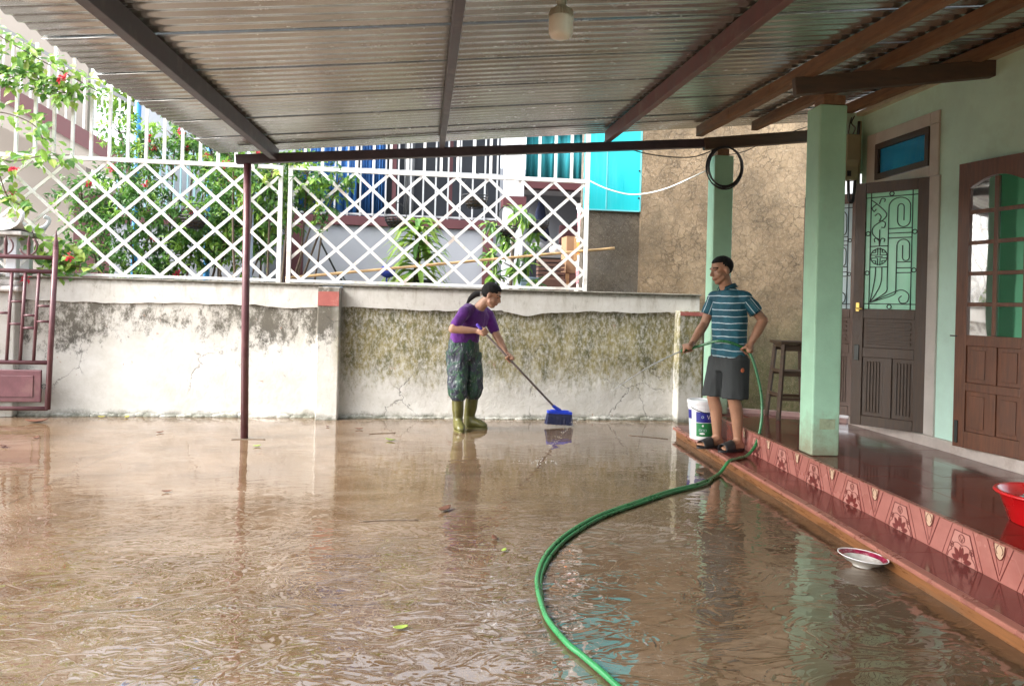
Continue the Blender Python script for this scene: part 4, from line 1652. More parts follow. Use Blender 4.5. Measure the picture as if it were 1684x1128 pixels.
M['pail_white'] = plain('pail_white', (.8, .8, .82), .4, .05)
M['orange_label'] = plain('orange_label', (.75, .2, .04), .5, .1)
M['pink_label'] = plain('pink_label', (.6, .25, .28), .5, .1)
for i, z in enumerate((0, .38, .76, 1.14, 1.52, 1.90, 2.28)):
    t = thing('paint_pail', ('bottom', 'second lowest', 'third lowest', 'middle', 'third highest', 'second highest', 'topmost')[i] + ' white pail in the tall stack behind the fence end', 'pail', (2.12, 9.6, z), group='white pails stacked behind the fence')
    MB().lathe([(.115, 0), (.13, .30), (.143, .302), (.143, .335), (.148, .337), (.148, .375), (.001, .376)], seg=24, cap0=True).build('pail_body', M['pail_white'], t, local=True, smooth=False)
    MB().lathe([(.1235, .08), (.1325, .25)], seg=24).build('label_band', M['orange_label'] if i % 2 else M['pink_label'], t, local=True, smooth=True)
M['magazine'] = plain('magazine', (.3, .42, .55), .5, .4, 30, stretch=(.3, .3, 4))
bk = thing('paper_bundle', 'blue and purple printed bundle low behind the lattice', 'bundle', (1.34, 9.5, 0))
MB().bx(1.22, 1.47, 9.4, 9.6, 1.3, 1.66).build('stack', M['magazine'], bk, bevel=.01)
MB().bx(1.2, 1.49, 9.38, 9.62, 0, 1.299).build('stand', M['card_dark'], bk, bevel=.01)

# clothes hanging in recess, maroon chair back
q = MB()
q.loft([((1.86, 11.9, 3.05), (.03, 0, 0), (0, .02, 0)), ((1.84, 11.9, 2.8), (.08, 0, 0), (0, .03, 0)), ((1.88, 11.9, 2.45), (.11, 0, 0), (0, .03, 0)), ((1.95, 11.9, 2.35), (.02, 0, 0), (0, .02, 0))], 16, wob=lambda i, t: 1 + .2 * math.sin(3 * t + i))
tag(q.build('hanging_cloth', plain('navy', (.03, .04, .09), .9, .3), smooth=True), 'dark blue garment hanging in the neighbour porch', 'cloth')
tag(MB().bx(2.05, 2.4, 11.2, 11.3, 2.25, 2.55).box((2.22, 11.24, 1.15), (.06, .06, 2.2)).build('chair_back', M['maroon_paint'], bevel=.02), 'maroon board on a post in the neighbour porch', 'board')


def basket(c, r, label, hang=.42):
    t = thing('hanging_basket', label, 'basket', c, group='black wire hanging baskets')
    q = MB()
    for i in range(5):
        a = i / 4
        rr = r * (.55 + .45 * math.sin(a * math.pi / 2))
        q.tube([(rr * math.cos(b), rr * math.sin(b), a * r * .9) for b in [2 * math.pi * k / 20 for k in range(20)]], .007, 5, closed=True)
    for k in range(14):
        b = 2 * math.pi * k / 14
        q.tube([((r * (.55 + .45 * math.sin(a * math.pi / 2))) * math.cos(b), (r * (.55 + .45 * math.sin(a * math.pi / 2))) * math.sin(b), a * r * .9) for a in (0, .3, .6, 1)], .006, 5)
    q.build('wire_bowl', M['black'], t, local=True)
    q = MB()
    q.lathe([(.001, .01), (r * .5, .012), (r * .85, r * .6), (.001, r * .66)], seg=18)
    q.build('liner', M['soil'], t, local=True, smooth=True)
    q = MB()
    q.tube([(r * math.cos(a), 0, r * .9 + hang * math.sin(a) * .6) for a in [math.pi * k / 16 for k in range(17)]], .005, 5)
    q.build('handle', M['black'], t, local=True)
    return t


basket((1.36, 8.95, 2.2), .14, 'black wire basket with tall hoop handle beside the leafy sapling')
basket((.96, 8.85, 2.12), .13, 'black wire basket low among the sapling leaves')
basket((-.37, 9.0, 2.2), .13, 'black wire basket above the striped dracaena', .3)
basket((-2.7, 9.0, 2.1), .15, 'black wire basket hanging in the dark shrub behind the fence', .25)
basket((.62, 9.6, 2.55), .17, 'large black wire basket hung before the dark window', .5)

# bicycle next door, mostly hidden by the wall
bc = thing('bicycle', 'bicycle with dark saddle parked behind the wall', 'bicycle', (-.55, 9.25, 0))
for x in (-1.1, .0):
    q = MB()
    q.tube([(x + .31 * math.cos(a), 9.25, .33 + .31 * math.sin(a)) for a in [2 * math.pi * k / 28 for k in range(28)]], .018, 8, closed=True)
    wl = q.build('wheel', M['black'], bc, smooth=True)
    for k in range(8):
        a = math.pi * k / 8
        MB().tube([(x + .29 * math.cos(a), 9.25, .33 + .29 * math.sin(a)), (x - .29 * math.cos(a), 9.25, .33 - .29 * math.sin(a))], .003, 4).build('spoke', M['steel_bar'], wl)
q = MB()
for a, b in (((0, .33), (-.4, .33)), ((-.4, .33), (-.2, 1.0)), ((0, .33), (-.2, .95)), ((-.4, .33), (-.95, .95)), ((-.22, .92), (-.95, 1.0)), ((-.93, 1.1), (-1.1, .33)), ((-.2, 1.0), (-.07, 1.5)), ((-.93, 1.1), (-1.0, 1.5))):
    q.tube([(a[0], 9.25, a[1]), (b[0], 9.25, b[1])], .02, 8)
q.build('frame', M['blue_paint'], bc, smooth=True)
q = MB()
q.loft([((.09, 9.25, 1.56), (0, .1, 0), (0, 0, .03)), ((.0, 9.25, 1.55), (0, .09, 0), (0, 0, .035)), ((-.1, 9.25, 1.545), (0, .04, 0), (0, 0, .03)), ((-.2, 9.25, 1.54), (0, .02, 0), (0, 0, .015))], 12)
q.build('saddle', M['black'], bc, smooth=True)
q = MB()
q.tube(spline([(-1.05, 9.5, 1.62), (-1.0, 9.45, 1.55), (-1.02, 9.25, 1.5), (-1.0, 9.05, 1.55), (-1.05, 9.0, 1.62), (-1.25, 8.98, 2.0)], 5), .012, 8)
q.build('handlebar', M['iron'], bc, smooth=True)
q = MB()
q.ell((-.46, 9.05, 1.66), (.1, .08, .08))
for i, v in enumerate(q.v):
    q.v[i] = v + Vector((0, 0, .02)) * noise.noise(v * 8)
q.bx(-.47, -.45, 9.04, 9.06, 0, 1.62)
tag(q.build('hat', plain('blue_cloth', (.03, .06, .35), .8, .3), smooth=True), 'blue hat on a stake beside the striped dracaena', 'hat')

# bamboo pole leaning on the fence
q = MB()
pts = [Vector((-1.55, 8.47, 1.53)).lerp(Vector((2.21, 8.47, 1.995)), k / 40) for k in range(41)]
q.tube(pts, [.016 + (.002 if k % 6 == 0 else 0) for k in range(41)], 10)
tag(q.build('bamboo_pole', M['bamboo'], smooth=True), 'long tan pole lying slanted behind the lattice fence', 'pole')

# ------------------------------------------------------------------ stair building, upper left
sb = thing('stair_building', 'beige building with an outside stair and white railing behind the vines', 'building', (-6, 12, 0))
q = MB()
q.prism([(-8.5, 4.75), (-4.1, 2.75), (-4.1, 2.95), (-8.5, 5.3)], lambda u, v, t: Vector((u, t, v)), 11.6, 12.3)
q.build('stair_slab', M['beige_wall'], sb)
q = MB()
q.prism([(-8.5, 5.3), (-4.1, 2.95), (-4.1, 3.2), (-8.5, 5.62)], lambda u, v, t: Vector((u, t, v)), 11.55, 11.62)
q.build('stair_stringer', M['maroon_paint'], sb)
q = MB()
q.bx(-10, -3.6, 12.6, 12.8, 0, 3.0)
q.bx(-10, -5.6, 12.9, 13.1, 2.8, 6.4)
q.build('wall', M['beige_wall'], sb)
q = MB()
q.bx(-5.6, -4.9, 12.52, 12.6, 0, 2.9)
q.build('doorway', M['maroon_paint'], sb)
for i in range(34):
    x = -8.2 + i * .125
    z = 5.62 + (x + 8.5) / 4.4 * (3.2 - 5.62)
    MB().bx(x - .012, x + .012, 11.57, 11.595, z - .02, z + .75).build('baluster', M['white_paint'], sb)
q = MB()
q.bar((-8.5, 11.58, 6.4), (-4.1, 11.58, 3.98), .03, .05)
q.build('handrail', M['grey_paint'], sb)
# landing railing further right, pale teal
lr = thing('balcony_railing', 'pale teal vertical bar railing on a maroon ledge behind the shrub', 'railing', (-3.6, 11.0, 0))
q = MB()
q.bx(-4.4, -2.3, 10.9, 11.1, 2.30, 2.42)
q.build('ledge', M['maroon_paint'], lr)
q = MB()
q.bx(-4.4, -2.3, 10.92, 11.08, 0, 2.299)
q.build('parapet', M['pale_wall'], lr)
for i in range(22):
    x = -4.35 + i * .095
    MB().bx(x - .011, x + .011, 10.98, 11.0, 2.42, 3.3).build('baluster', M['cyan_paint'], lr)
MB().bx(-4.4, -2.3, 10.97, 11.01, 3.301, 3.34).build('handrail', M['cyan_paint'], lr)
for x in (-3.95, -3.0):
    q = MB()
    q.tube([(x, 10.6, 0), (x, 10.6, 4.3)], .04, 10)
    tag(q.build('blue_pole', M['blue_paint'], smooth=True), ('left' if x < -3.5 else 'right') + ' blue painted pole standing among the shrubs', 'pole', 'blue poles')
q = MB()
q.tube([(-2.05, 8.9, 0), (-2.05, 8.9, 3.0)], .045, 12)
tag(q.build('plastic_pipe', plain('pipe_blue', (.42, .5, .66), .5, .1), smooth=True), 'pale blue upright pipe just behind the carport post', 'pipe')

# ------------------------------------------------------------------ plants
def leaf(mb, p, d, L, W, up, mi=0, fold=.25, curve=.25):
    d = d.normalized()
    s = d.cross(up)
    if s.length < 1e-4:
        s = d.cross(Vector((1, 0, 0)))
    s.normalize()
    u = s.cross(d).normalized()
    def at(q, w, k):
        return p + d * L * q + s * W * w + u * (abs(w) * W * fold * 2 - L * curve * q * q)
    vs = [p, at(.22, .40, 0), at(.22, 0, 0), at(.22, -.40, 0), at(.58, .46, 0), at(.58, 0, 0), at(.58, -.46, 0), at(1, 0, 0)]
    mb.add(vs, [(0, 1, 2), (0, 2, 3), (1, 4, 5, 2), (2, 5, 6, 3), (4, 7, 5), (5, 7, 6)], mi)


def rnd_dir(r, zb=0.0):
    while True:
        v = Vector((r.uniform(-1, 1), r.uniform(-1, 1), r.uniform(-1, 1)))
        if .05 < v.length < 1:
            v.normalize()
            v.z += zb
            return v.normalized()


def shrub(name, label, base, clumps, nleaf, L, mats, seed, group=None, flowers=0, trunks=4, cat='shrub', W=.45, twig=True):
    r = random.Random(seed)
    t = thing(name, label, cat, base, group=group)
    tr = MB()
    tips = []
    B = Vector(base)
    for c, rad in clumps:
        c = Vector(c)
        q0 = B + Vector((r.uniform(-.08, .08), r.uniform(-.08, .08), 0))
        mid = B.lerp(c, .5) + Vector((r.uniform(-.15, .15), r.uniform(-.12, .12), .08))
        path = spline([q0, B.lerp(c, .2) + Vector((r.uniform(-.06, .06), 0, .1)), mid, c], 4)
        n_ = len(path)
        tr.tube(path, [.028 * (1 - .75 * i / n_) for i in range(n_)], 6)
        for k in range(5):
            e = c + rnd_dir(r, .2) * rad * r.uniform(.5, 1.0)
            tr.tube([c, c.lerp(e, .5) + Vector((0, 0, .03)), e], [.008, .006, .003], 4)
            tips.append(e)
    tr.build('trunk', M['bark'], t, smooth=True)
    cr = MB()
    tot = sum(rd ** 2 for _, rd in clumps)
    for c, rad in clumps:
        c = Vector(c)
        k = int(nleaf * rad ** 2 / tot)
        ns = max(3, k // 9)
        for _ in range(ns):
            # a spray: several leaves along a short twig
            o = rnd_dir(r) * (r.random() ** .45) * rad
            o.z *= .85
            st = c + o
            dd = (o.normalized() * .6 + rnd_dir(r, .1) * .6).normalized()
            ln_ = L * r.uniform(1.2, 2.6)
            mi = r.choices(range(len(mats)), weights=[x[1] for x in mats])[0]
            for j in range(9):
                p = st + dd * ln_ * j / 9
                ld = (dd * .5 + rnd_dir(r, -.1)).normalized()
                leaf(cr, p, ld, L * r.uniform(.65, 1.15), L * W * r.uniform(.8, 1.2), Vector((r.uniform(-.4, .4), r.uniform(-.6, .2), 1)), mi)
    cr.build('crown', [M[x[0]] for x in mats], t)
    for k in range(flowers):
        c, rad = clumps[r.randrange(len(clumps))]
        p = Vector(c) + rnd_dir(r) * rad * .95
        p.y = Vector(c).y - abs(p.y - Vector(c).y)
        f = MB()
        for j in range(14):
            leaf(f, p + rnd_dir(r) * .025, rnd_dir(r), .045, .032, Vector((0, 0, 1)))
        f.build('flower', M['flower'], t)
    return t


GM = [('leaf', 5), ('leaf_light', 4), ('leaf_dark', 2), ('leaf_yellow', .6)]
GD = [('leaf_dark', 3), ('leaf', 5), ('leaf_light', 2)]
GL = [('leaf_light', 5), ('leaf', 3), ('leaf_yellow', 1.2)]
gsh = 'flowering shrubs behind the lattice fence'
shrub('flowering_shrub', 'dense dark flowering shrub behind the left end of the lattice', (-3.6, 9.6, 0),
      [((-3.9, 9.5, 2.0), .42), ((-3.3, 9.5, 2.3), .42), ((-3.7, 9.6, 2.6), .38), ((-3.0, 9.6, 1.85), .38), ((-3.45, 9.5, 1.65), .36), ((-4.2, 9.6, 2.4), .3)], 4300, .085, GD, 1, gsh, 7)
shrub('flowering_shrub', 'bright green shrub behind the middle of the left lattice', (-2.35, 9.6, 0),
      [((-2.4, 9.4, 2.4), .40), ((-2.0, 9.3, 2.65), .34), ((-2.7, 9.5, 2.05), .36), ((-2.2, 9.4, 1.95), .38), ((-2.55, 9.5, 2.8), .3), ((-1.9, 9.4, 2.2), .3)], 4600, .085, GM, 2, gsh, 5)
shrub('climbing_vine', 'leafy climber spilling over the lattice behind the carport post', (-1.75, 8.75, 0),
      [((-1.75, 8.6, 2.72), .3), ((-1.35, 8.55, 2.72), .26), ((-1.55, 8.6, 2.45), .24), ((-1.95, 8.6, 2.5), .24), ((-1.2, 8.5, 2.42), .14), ((-1.0, 8.5, 2.62), .16), ((-1.15, 8.5, 2.2), .1), ((-2.2, 8.7, 2.85), .2)], 2600, .08, GM, 3, gsh, 3)
shrub('flowering_shrub', 'tall shrub with red flowers rising above the left lattice', (-3.2, 9.9, 0),
      [((-3.2, 9.8, 3.3), .34), ((-2.75, 9.8, 3.15), .3), ((-3.6, 9.9, 3.05), .3), ((-2.4, 9.7, 3.05), .28), ((-3.9, 9.9, 3.35), .25), ((-3.0, 10.0, 3.75), .3)], 3000, .085, GM, 4, gsh, 6)
shrub('background_tree', 'pale leafy tree far behind the stair railing', (-3.2, 14.5, 0),
      [((-3.2, 14.2, 4.2), .8), ((-4.2, 14.3, 4.6), .8), ((-2.4, 14.4, 4.0), .7), ((-3.6, 14.3, 3.4), .7), ((-5.2, 14.3, 5.2), .8)], 5000, .15, GL, 5, None, 0, cat='tree')

# big-leaved vine hanging at the upper left corner
gv = 'broad leaved vines'


def vine(name, label, paths, n, L, seed, mats=GL):
    r = random.Random(seed)
    t = thing(name, label, 'vine', paths[0][0])
    st = MB()
    lf_ = MB()
    for path in paths:
        sp = spline(path, 8)
        st.tube(sp, .006, 5)
        per = max(2, n // len(paths) // len(sp))
        for p in sp:
            for k in range(per):
                d = rnd_dir(r, -.25)
                d.y -= .25
                q = p + rnd_dir(r) * .11
                mi = r.choices(range(len(mats)), weights=[x[1] for x in mats])[0]
                leaf(lf_, q, d, L * r.uniform(.4, 1.25), L * .62 * r.uniform(.6, 1.1), Vector((r.uniform(-.3, .3), -.7, .8)), mi, fold=.12)
    st.build('stem', M['bark'], t, smooth=True)
    lf_.build('foliage', [M[x[0]] for x in mats], t)
    for k in range(3):
        path = paths[r.randrange(len(paths))]
        p = Vector(path[r.randrange(len(path))]) + rnd_dir(r) * .12
        p.y -= .1
        f = MB()
        for j in range(12):
            leaf(f, p + rnd_dir(r) * .02, rnd_dir(r), .05, .03, Vector((0, 0, 1)))
        f.build('flower', M['flower'], t)
    return t


vine('climbing_vine', 'broad leaved vine over the picket tops along the roof edge',
     [[(-4.9, 8.15, 4.25), (-4.45, 8.1, 3.95), (-4.1, 8.15, 3.75), (-3.8, 8.2, 3.6), (-3.5, 8.3, 3.45)], [(-4.6, 8.15, 4.0), (-4.5, 8.2, 3.6), (-4.2, 8.15, 3.5)], [(-4.2, 8.2, 3.75), (-4.0, 8.25, 3.45), (-3.75, 8.25, 3.4)]], 520, .115, 11)
vine('climbing_vine', 'bright vine hanging on the pickets at the left frame edge',
     [[(-4.75, 8.2, 3.1), (-4.4, 8.2, 3.15), (-4.1, 8.2, 3.05), (-4.0, 8.22, 2.9)], [(-4.6, 8.2, 2.75), (-4.3, 8.2, 2.65), (-4.0, 8.2, 2.72), (-3.75, 8.25, 2.75)], [(-4.45, 8.25, 2.6), (-4.35, 8.25, 2.3), (-4.2, 8.25, 2.2)]], 260, .125, 12)
vine('leafy_plant', 'low broad leaved plant sprouting over the wall behind the gate',
     [[(-4.15, 8.35, 1.95), (-4.0, 8.32, 1.7), (-3.8, 8.32, 1.6), (-3.55, 8.34, 1.58)], [(-4.1, 8.4, 1.5), (-3.9, 8.35, 1.75), (-3.7, 8.33, 1.7)]], 150, .14, 13)

# dracaena
dr = thing('dracaena', 'striped yellow green dracaena with long drooping leaves behind the fence', 'plant', (-.1, 9.3, 0))
q = MB()
q.tube([(-.1, 9.3, 0), (-.12, 9.3, 1.2), (-.1, 9.3, 2.3)], .03, 8)
q.build('stem', M['bark'], dr, smooth=True)
r = random.Random(21)
q = MB()


def strap(mb, p, d, L, W, droop, mi=0):
    d = Vector(d).normalized()
    n_ = 6
    s = d.cross(Vector((0, 0, 1))).normalized()
    prev = None
    for i in range(n_ + 1):
        a = i / n_
        c = Vector(p) + d * L * a + Vector((0, 0, -droop * L * a * a))
        w_ = W * math.sin(math.pi * min(.97, a * .85 + .12)) / 2
        e = (c - s * w_ + Vector((0, 0, w_ * .3)), c, c + s * w_ + Vector((0, 0, w_ * .3)))
        if prev:
            mb.add([*prev, *e], [(0, 3, 4, 1), (1, 4, 5, 2)], mi)
        prev = e


for k in range(130):
    z = r.uniform(1.5, 2.3)
    a = r.uniform(0, 2 * math.pi)
    strap(q, (-.1, 9.3, z), (math.cos(a), math.sin(a), r.uniform(.0, .7) + (z - 1.7) * .9), r.uniform(.38, .6) * (1.15 - (z - 1.5) * .45), .075, r.uniform(.5, 1.15), r.choice((0, 0, 1, 1, 2)))
q.build('foliage', [M['leaf_stripe'], M['leaf_light'], M['leaf']], dr)
# leafy sapling
sp_ = thing('sapling', 'leafy green sapling beside the wire baskets behind the fence', 'plant', (1.07, 9.05, 0))
q = MB()
q.tube([(1.07, 9.05, 0), (1.05, 9.05, 1.3), (1.08, 9.05, 2.3)], .022, 8)
tips = []
for k in range(12):
    z = 1.45 + k * .08
    a = k * 2.4
    e = Vector((1.07 + .28 * math.cos(a), 9.05 + .22 * math.sin(a), z + .12))
    q.tube([(1.06, 9.05, z), e], [.008, .004], 5)
    tips.append(e)
tips.append(Vector((1.08, 9.05, 2.42)))
q.build('stem', M['bark'], sp_, smooth=True)
q = MB()
for e in tips:
    for k in range(26):
        d = rnd_dir(r, -.35)
        leaf(q, e + rnd_dir(r) * .05, d, r.uniform(.13, .2), .05, Vector((0, -.5, 1)), r.choice((0, 0, 1, 2)), curve=.35)
q.build('foliage', [M['leaf_light'], M['leaf'], M['leaf_dark']], sp_)

# ------------------------------------------------------------------ people
def skin_material():
    out = []
    for nm, c in (('skin_man', (.38, .20, .125)), ('skin_woman', (.42, .235, .16))):
        t = NT(nm)
        nz = t.noise(18, 4, .6)
        cc = t.ramp(nz, [(.3, tuple(k * .86 for k in c)), (.7, tuple(k * 1.1 for k in c))])
        t.set(col=cc, rough=.5)
        t.b.inputs['Subsurface Weight'].default_value = .08
        t.b.inputs['Subsurface Radius'].default_value = (.01, .004, .002)
        t.b.inputs['Subsurface Scale'].default_value = .5
        out.append(t.mat)
    return out


SK_M, SK_W = skin_material()
M['hair'] = plain('hair', (.007, .006, .006), .75, .4, 60, .8, 90, spec=.25, stretch=(1, 1, .3))
M['lip_m'] = plain('lip_m', (.29, .135, .09), .5, .1)
M['lip_w'] = plain('lip_w', (.33, .15, .11), .5, .1)
M['eye'] = plain('eye_dark', (.02, .015, .012), .25, .1)


def head_parts(mb, T):
    """T: 4x4, local x forward, y left, z up"""
    R3 = T.to_3x3()

    def e(c, rr):
        mb.ell(T @ Vector(c), rr, M=R3, seg=20, rings=14)

    def k(a, ra, b, rb):
        mb.cone(T @ Vector(a), ra, T @ Vector(b), rb)
    e((-.012, 0, .036), (.097, .076, .086))
    e((.020, 0, -.028), (.068, .060, .088))
    e((.046, 0, -.094), (.030, .034, .026))
    for s in (-1, 1):
        e((.042, s * .034, -.03), (.034, .028, .034))
        k((.02, s * .045, -.06), .022, (.048, s * .02, -.092), .018)
        e((-.006, s * .081, -.008), (.021, .012, .034))
        k((.078, s * .046, .022), .009, (.087, s * .012, .020), .010)
        e((.098, s * .012, -.036), (.010, .009, .008))
    k((.086, 0, .012), .009, (.106, 0, -.030), .0125)
    e((.083, 0, -.060), (.014, .024, .0075))
    e((.081, 0, -.072), (.013, .021, .008))


def face_paint(me, T, lip, eye, hair, o):
    inv = T.inverted()
    for m_ in (lip, eye, hair):
        me.materials.append(m_)
    for p in me.polygons:
        c = inv @ (Vector(p.center) + o)
        if c.x > .07 and abs(c.y) < .026 and -.073 < c.z < -.060:
            p.material_index = 1
        elif c.x > .062 and .020 < abs(c.y) < .038 and .003 < c.z < .009:
            p.material_index = 2
        elif c.x > .06 and .012 < abs(c.y) < .05 and .021 < c.z < .030:
            p.material_index = 3


def hair_cap(T, line, extra=1.06, lump=.004):
    mb = MB()
    seg, rings = 40, 28
    vs = []
    for i in range(rings + 1):
        th = math.pi * i / rings
        for k in range(seg):
            a = 2 * math.pi * k / seg
            v = Vector((.097 * extra * math.sin(th) * math.cos(a) - .012, .076 * extra * 1.02 * math.sin(th) * math.sin(a), .036 - .086 * extra * math.cos(th)))
            if v.z < line(v):
                cc = Vector((-.005, 0, .02))
                v = cc + (v - cc) * .84
            else:
                v += (v - Vector((-.012, 0, .03))).normalized() * lump * noise.noise(v * 60)
            vs.append(T @ v)
    mb.add(vs, [(i * seg + k, i * seg + (k + 1) % seg, (i + 1) * seg + (k + 1) % seg, (i + 1) * seg + k) for i in range(rings) for k in range(seg)])
    return mb


def grip_hand(mb, wrist, c, axis, palm, sc=1.0, rg=.014):
    """fist round a rod through c along axis; palm: direction from rod to the palm"""
    axis = Vector(axis).normalized()
    palm = Vector(palm)
    palm = (palm - axis * palm.dot(axis)).normalized()
    side = axis.cross(palm).normalized()
    c = Vector(c)
    pc = c + palm * (rg + .016) * sc
    Mx = Matrix((axis, side, palm)).transposed()
    mb.ell(pc, (.043 * sc, .040 * sc, .019 * sc), M=Mx)
    mb.ell(pc - side * .02 * sc + palm * .004, (.036 * sc, .026 * sc, .020 * sc), M=Mx)
    mb.cone(wrist, .026 * sc, pc - side * .022 * sc, .028 * sc)
    for k in range(4):
        off = axis * (.030 - .0205 * k) * sc
        ln_ = (1.0, 1.06, 1.0, .86)[k]
        prev = None
        R_ = (rg + .0075) * sc
        start = pc + side * .034 * sc * ln_ + off
        pts = [start]
        for an in (60, 115, 170, 225):
            aa = R(an)
            pts.append(c + off + (palm * math.cos(aa) + side * math.sin(aa)) * (R_ + .0045 * ln_))
        rr = [.0105, .0098, .0092, .0086, .008]
        for i in range(len(pts) - 1):
            mb.cone(pts[i], rr[i] * sc, pts[i + 1], rr[i + 1] * sc, seg=10, n=3)
    # thumb leaves the side of the palm near the wrist end and closes over the fingers
    tb_ = pc + axis * .036 * sc - side * .016 * sc
    t1 = c + axis * .052 * sc - side * (rg + .012) * sc + palm * .004
    t2 = c + axis * .044 * sc - side * .006 * sc - palm * (rg + .014) * sc
    mb.cone(tb_, .014 * sc, t1, .0115 * sc, seg=10)
    mb.cone(t1, .0112 * sc, t2, .0092 * sc, seg=10)


def wrinkle(me, amp, sc, seed=0, zdir=1.0):
    for v in me.vertices:
        p = v.co
        q = Vector((p.x * sc, p.y * sc, p.z * sc * zdir + seed))
        d = noise.noise(q) * .7 + noise.noise(q * 2.1) * .35
        v.co = p + v.normal * amp * d


# ---------------- man on the step
mf = Vector((-.94, -.342, 0)).normalized()
ml = Vector((-mf.y, mf.x, 0))
MBASE = Vector((2.66, 6.16, .09))


def mw(f, l, z):
    return MBASE + mf * f + ml * l + Vector((0, 0, z))


man = thing('person', 'man in striped blue polo shirt and grey shorts holding the green hose', 'person', MBASE)
HT_M = Matrix.Translation(mw(.112, -.005, 1.555)) @ Matrix.Rotation(math.atan2(-.16, -1), 4, 'Z') @ Matrix.Rotation(R(9), 4, 'Y')
b = MB()
head_parts(b, HT_M)
b.cone(mw(.095, 0, 1.50), .056, mw(.035, 0, 1.36), .06)
# torso
tor = [(.0, .0, .80, .135, .09), (.0, .0, .90, .13, .085), (.01, 0, 1.0, .128, .088), (.015, 0, 1.12, .135, .092), (.015, 0, 1.24, .14, .09), (.02, 0, 1.31, .13, .07), (.03, 0, 1.36, .06, .045)]
b.loft([(mw(f, l, z), ml * a, mf * c) for f, l, z, a, c in tor], 28)
LSH, RSH = mw(-.02, .148, 1.312), mw(.06, -.148, 1.312)
LEL, REL = mw(-.158, .225, 1.13), mw(.12, -.195, 1.08)
LHD, RHD = mw(-.005, .2, .872), mw(.343, -.14, .865)
LWR = LHD + (LEL - LHD).normalized() * .075 + Vector((0, 0, .0))
RWR = RHD + (REL - RHD).normalized() * .075
for S, E_, W_ in ((LSH, LEL, LWR), (RSH, REL, RWR)):
    b.cone(S, .046, S.lerp(E_, .5), .045)
    b.cone(S.lerp(E_, .5), .045, E_, .039)
    b.cone(E_, .041, E_.lerp(W_, .35), .043)
    b.cone(E_.lerp(W_, .35), .043, W_, .027)
b.cone(LSH, .05, mw(0, .08, 1.29), .06)
b.cone(RSH, .05, mw(.02, -.08, 1.29), .06)
# legs
for s, kf, af in ((1, .03, -.034), (-1, .09, .033)):
    hip, kn, an = mw(0, s * .088, .83), mw(kf, s * .095, .45), mw(af, s * .092, .085)
    b.cone(hip, .088, kn, .056)
    b.cone(kn, .054, kn.lerp(an, .32) - mf * .02, .056)
    b.cone(kn.lerp(an, .32) - mf * .02, .055, an, .034)
    heel = mw(af - .035, s * .092, .042)
    ball = mw(af + .125, s * .10, .036)
    toe = mw(af + .19, s * .098, .03)
    b.cone(an, .036, heel, .032)
    b.cone(an, .038, mw(af + .07, s * .095, .05), .033)
    b.cone(mw(af + .07, s * .095, .05), .034, ball, .026)
    b.cone(heel, .03, ball, .027)
    for k in range(5):
        o_ = (k - 2) * .0165 * -s
        b.cone(ball + ml * o_, .013, toe + ml * o_ * 1.05 - mf * abs(k - .6) * .011, .0095 if k else .012, seg=8)
hose_axis_L = Vector((.25, -.1, -.42))
grip_hand(b, LWR, LHD, (-.72, -.05, .55), (.55, -.5, .35), 1.0, .013)
grip_hand(b, RWR, RHD, (-.93, 0, -.22), (.15, -.35, .92), 1.0, .013)
me = remeshed(b.mesh('body', MBASE), 'body', .0065, 2)
me.materials.clear()
me.materials.append(SK_M)
face_paint(me, HT_M, M['lip_m'], M['eye'], M['hair'], MBASE)
mk('body', me, None, man)


def man_line(v):
    if v.x > .035:
        return .075 + (v.x - .035) * -.05
    if v.x > -.0:
        return .030 + .045 * (v.x / .035)
    return .03 - .085 * min(1, (-v.x) / .07)


hair_cap(HT_M, man_line, 1.045, .003).build('hair', M['hair'], man, smooth=True)


def stripe_material():
    t = NT('polo_stripes')
    x, y, z = t.xyz()
    wob = t.math('MULTIPLY', t.math('SUBTRACT', t.noise(4.5, 3, .5), .5), .035)
    zz = t.math('ADD', z, wob)
    fr = t.math('FRACT', t.math('MULTIPLY', zz, 1 / .058))
    m_ = t.math('MULTIPLY', t.math('GREATER_THAN', fr, .44), t.math('LESS_THAN', fr, .57))
    base = t.ramp(t.noise(7, 4, .6), [(.3, (.006, .06, .095)), (.7, (.012, .115, .165))])
    c = t.mix(m_, base, (.5, .62, .68))
    return t.set(col=c, rough=.75, nrm=t.bump(t.noise(13, 4, .6, dist=.8), .55, .03))


def sleeve_material():
    t = NT('polo_sleeve')
    uv = t.n('ShaderNodeAttribute', attribute_name='ring')
    fr = t.math('FRACT', t.math('MULTIPLY', uv.outputs['Fac'], 7.0))
    m_ = t.math('MULTIPLY', t.math('GREATER_THAN', fr, .44), t.math('LESS_THAN', fr, .56))
    base = t.ramp(t.noise(7, 4, .6), [(.3, (.006, .06, .095)), (.7, (.012, .115, .165))])
    return t.set(col=t.mix(m_, base, (.5, .62, .68)), rough=.75)


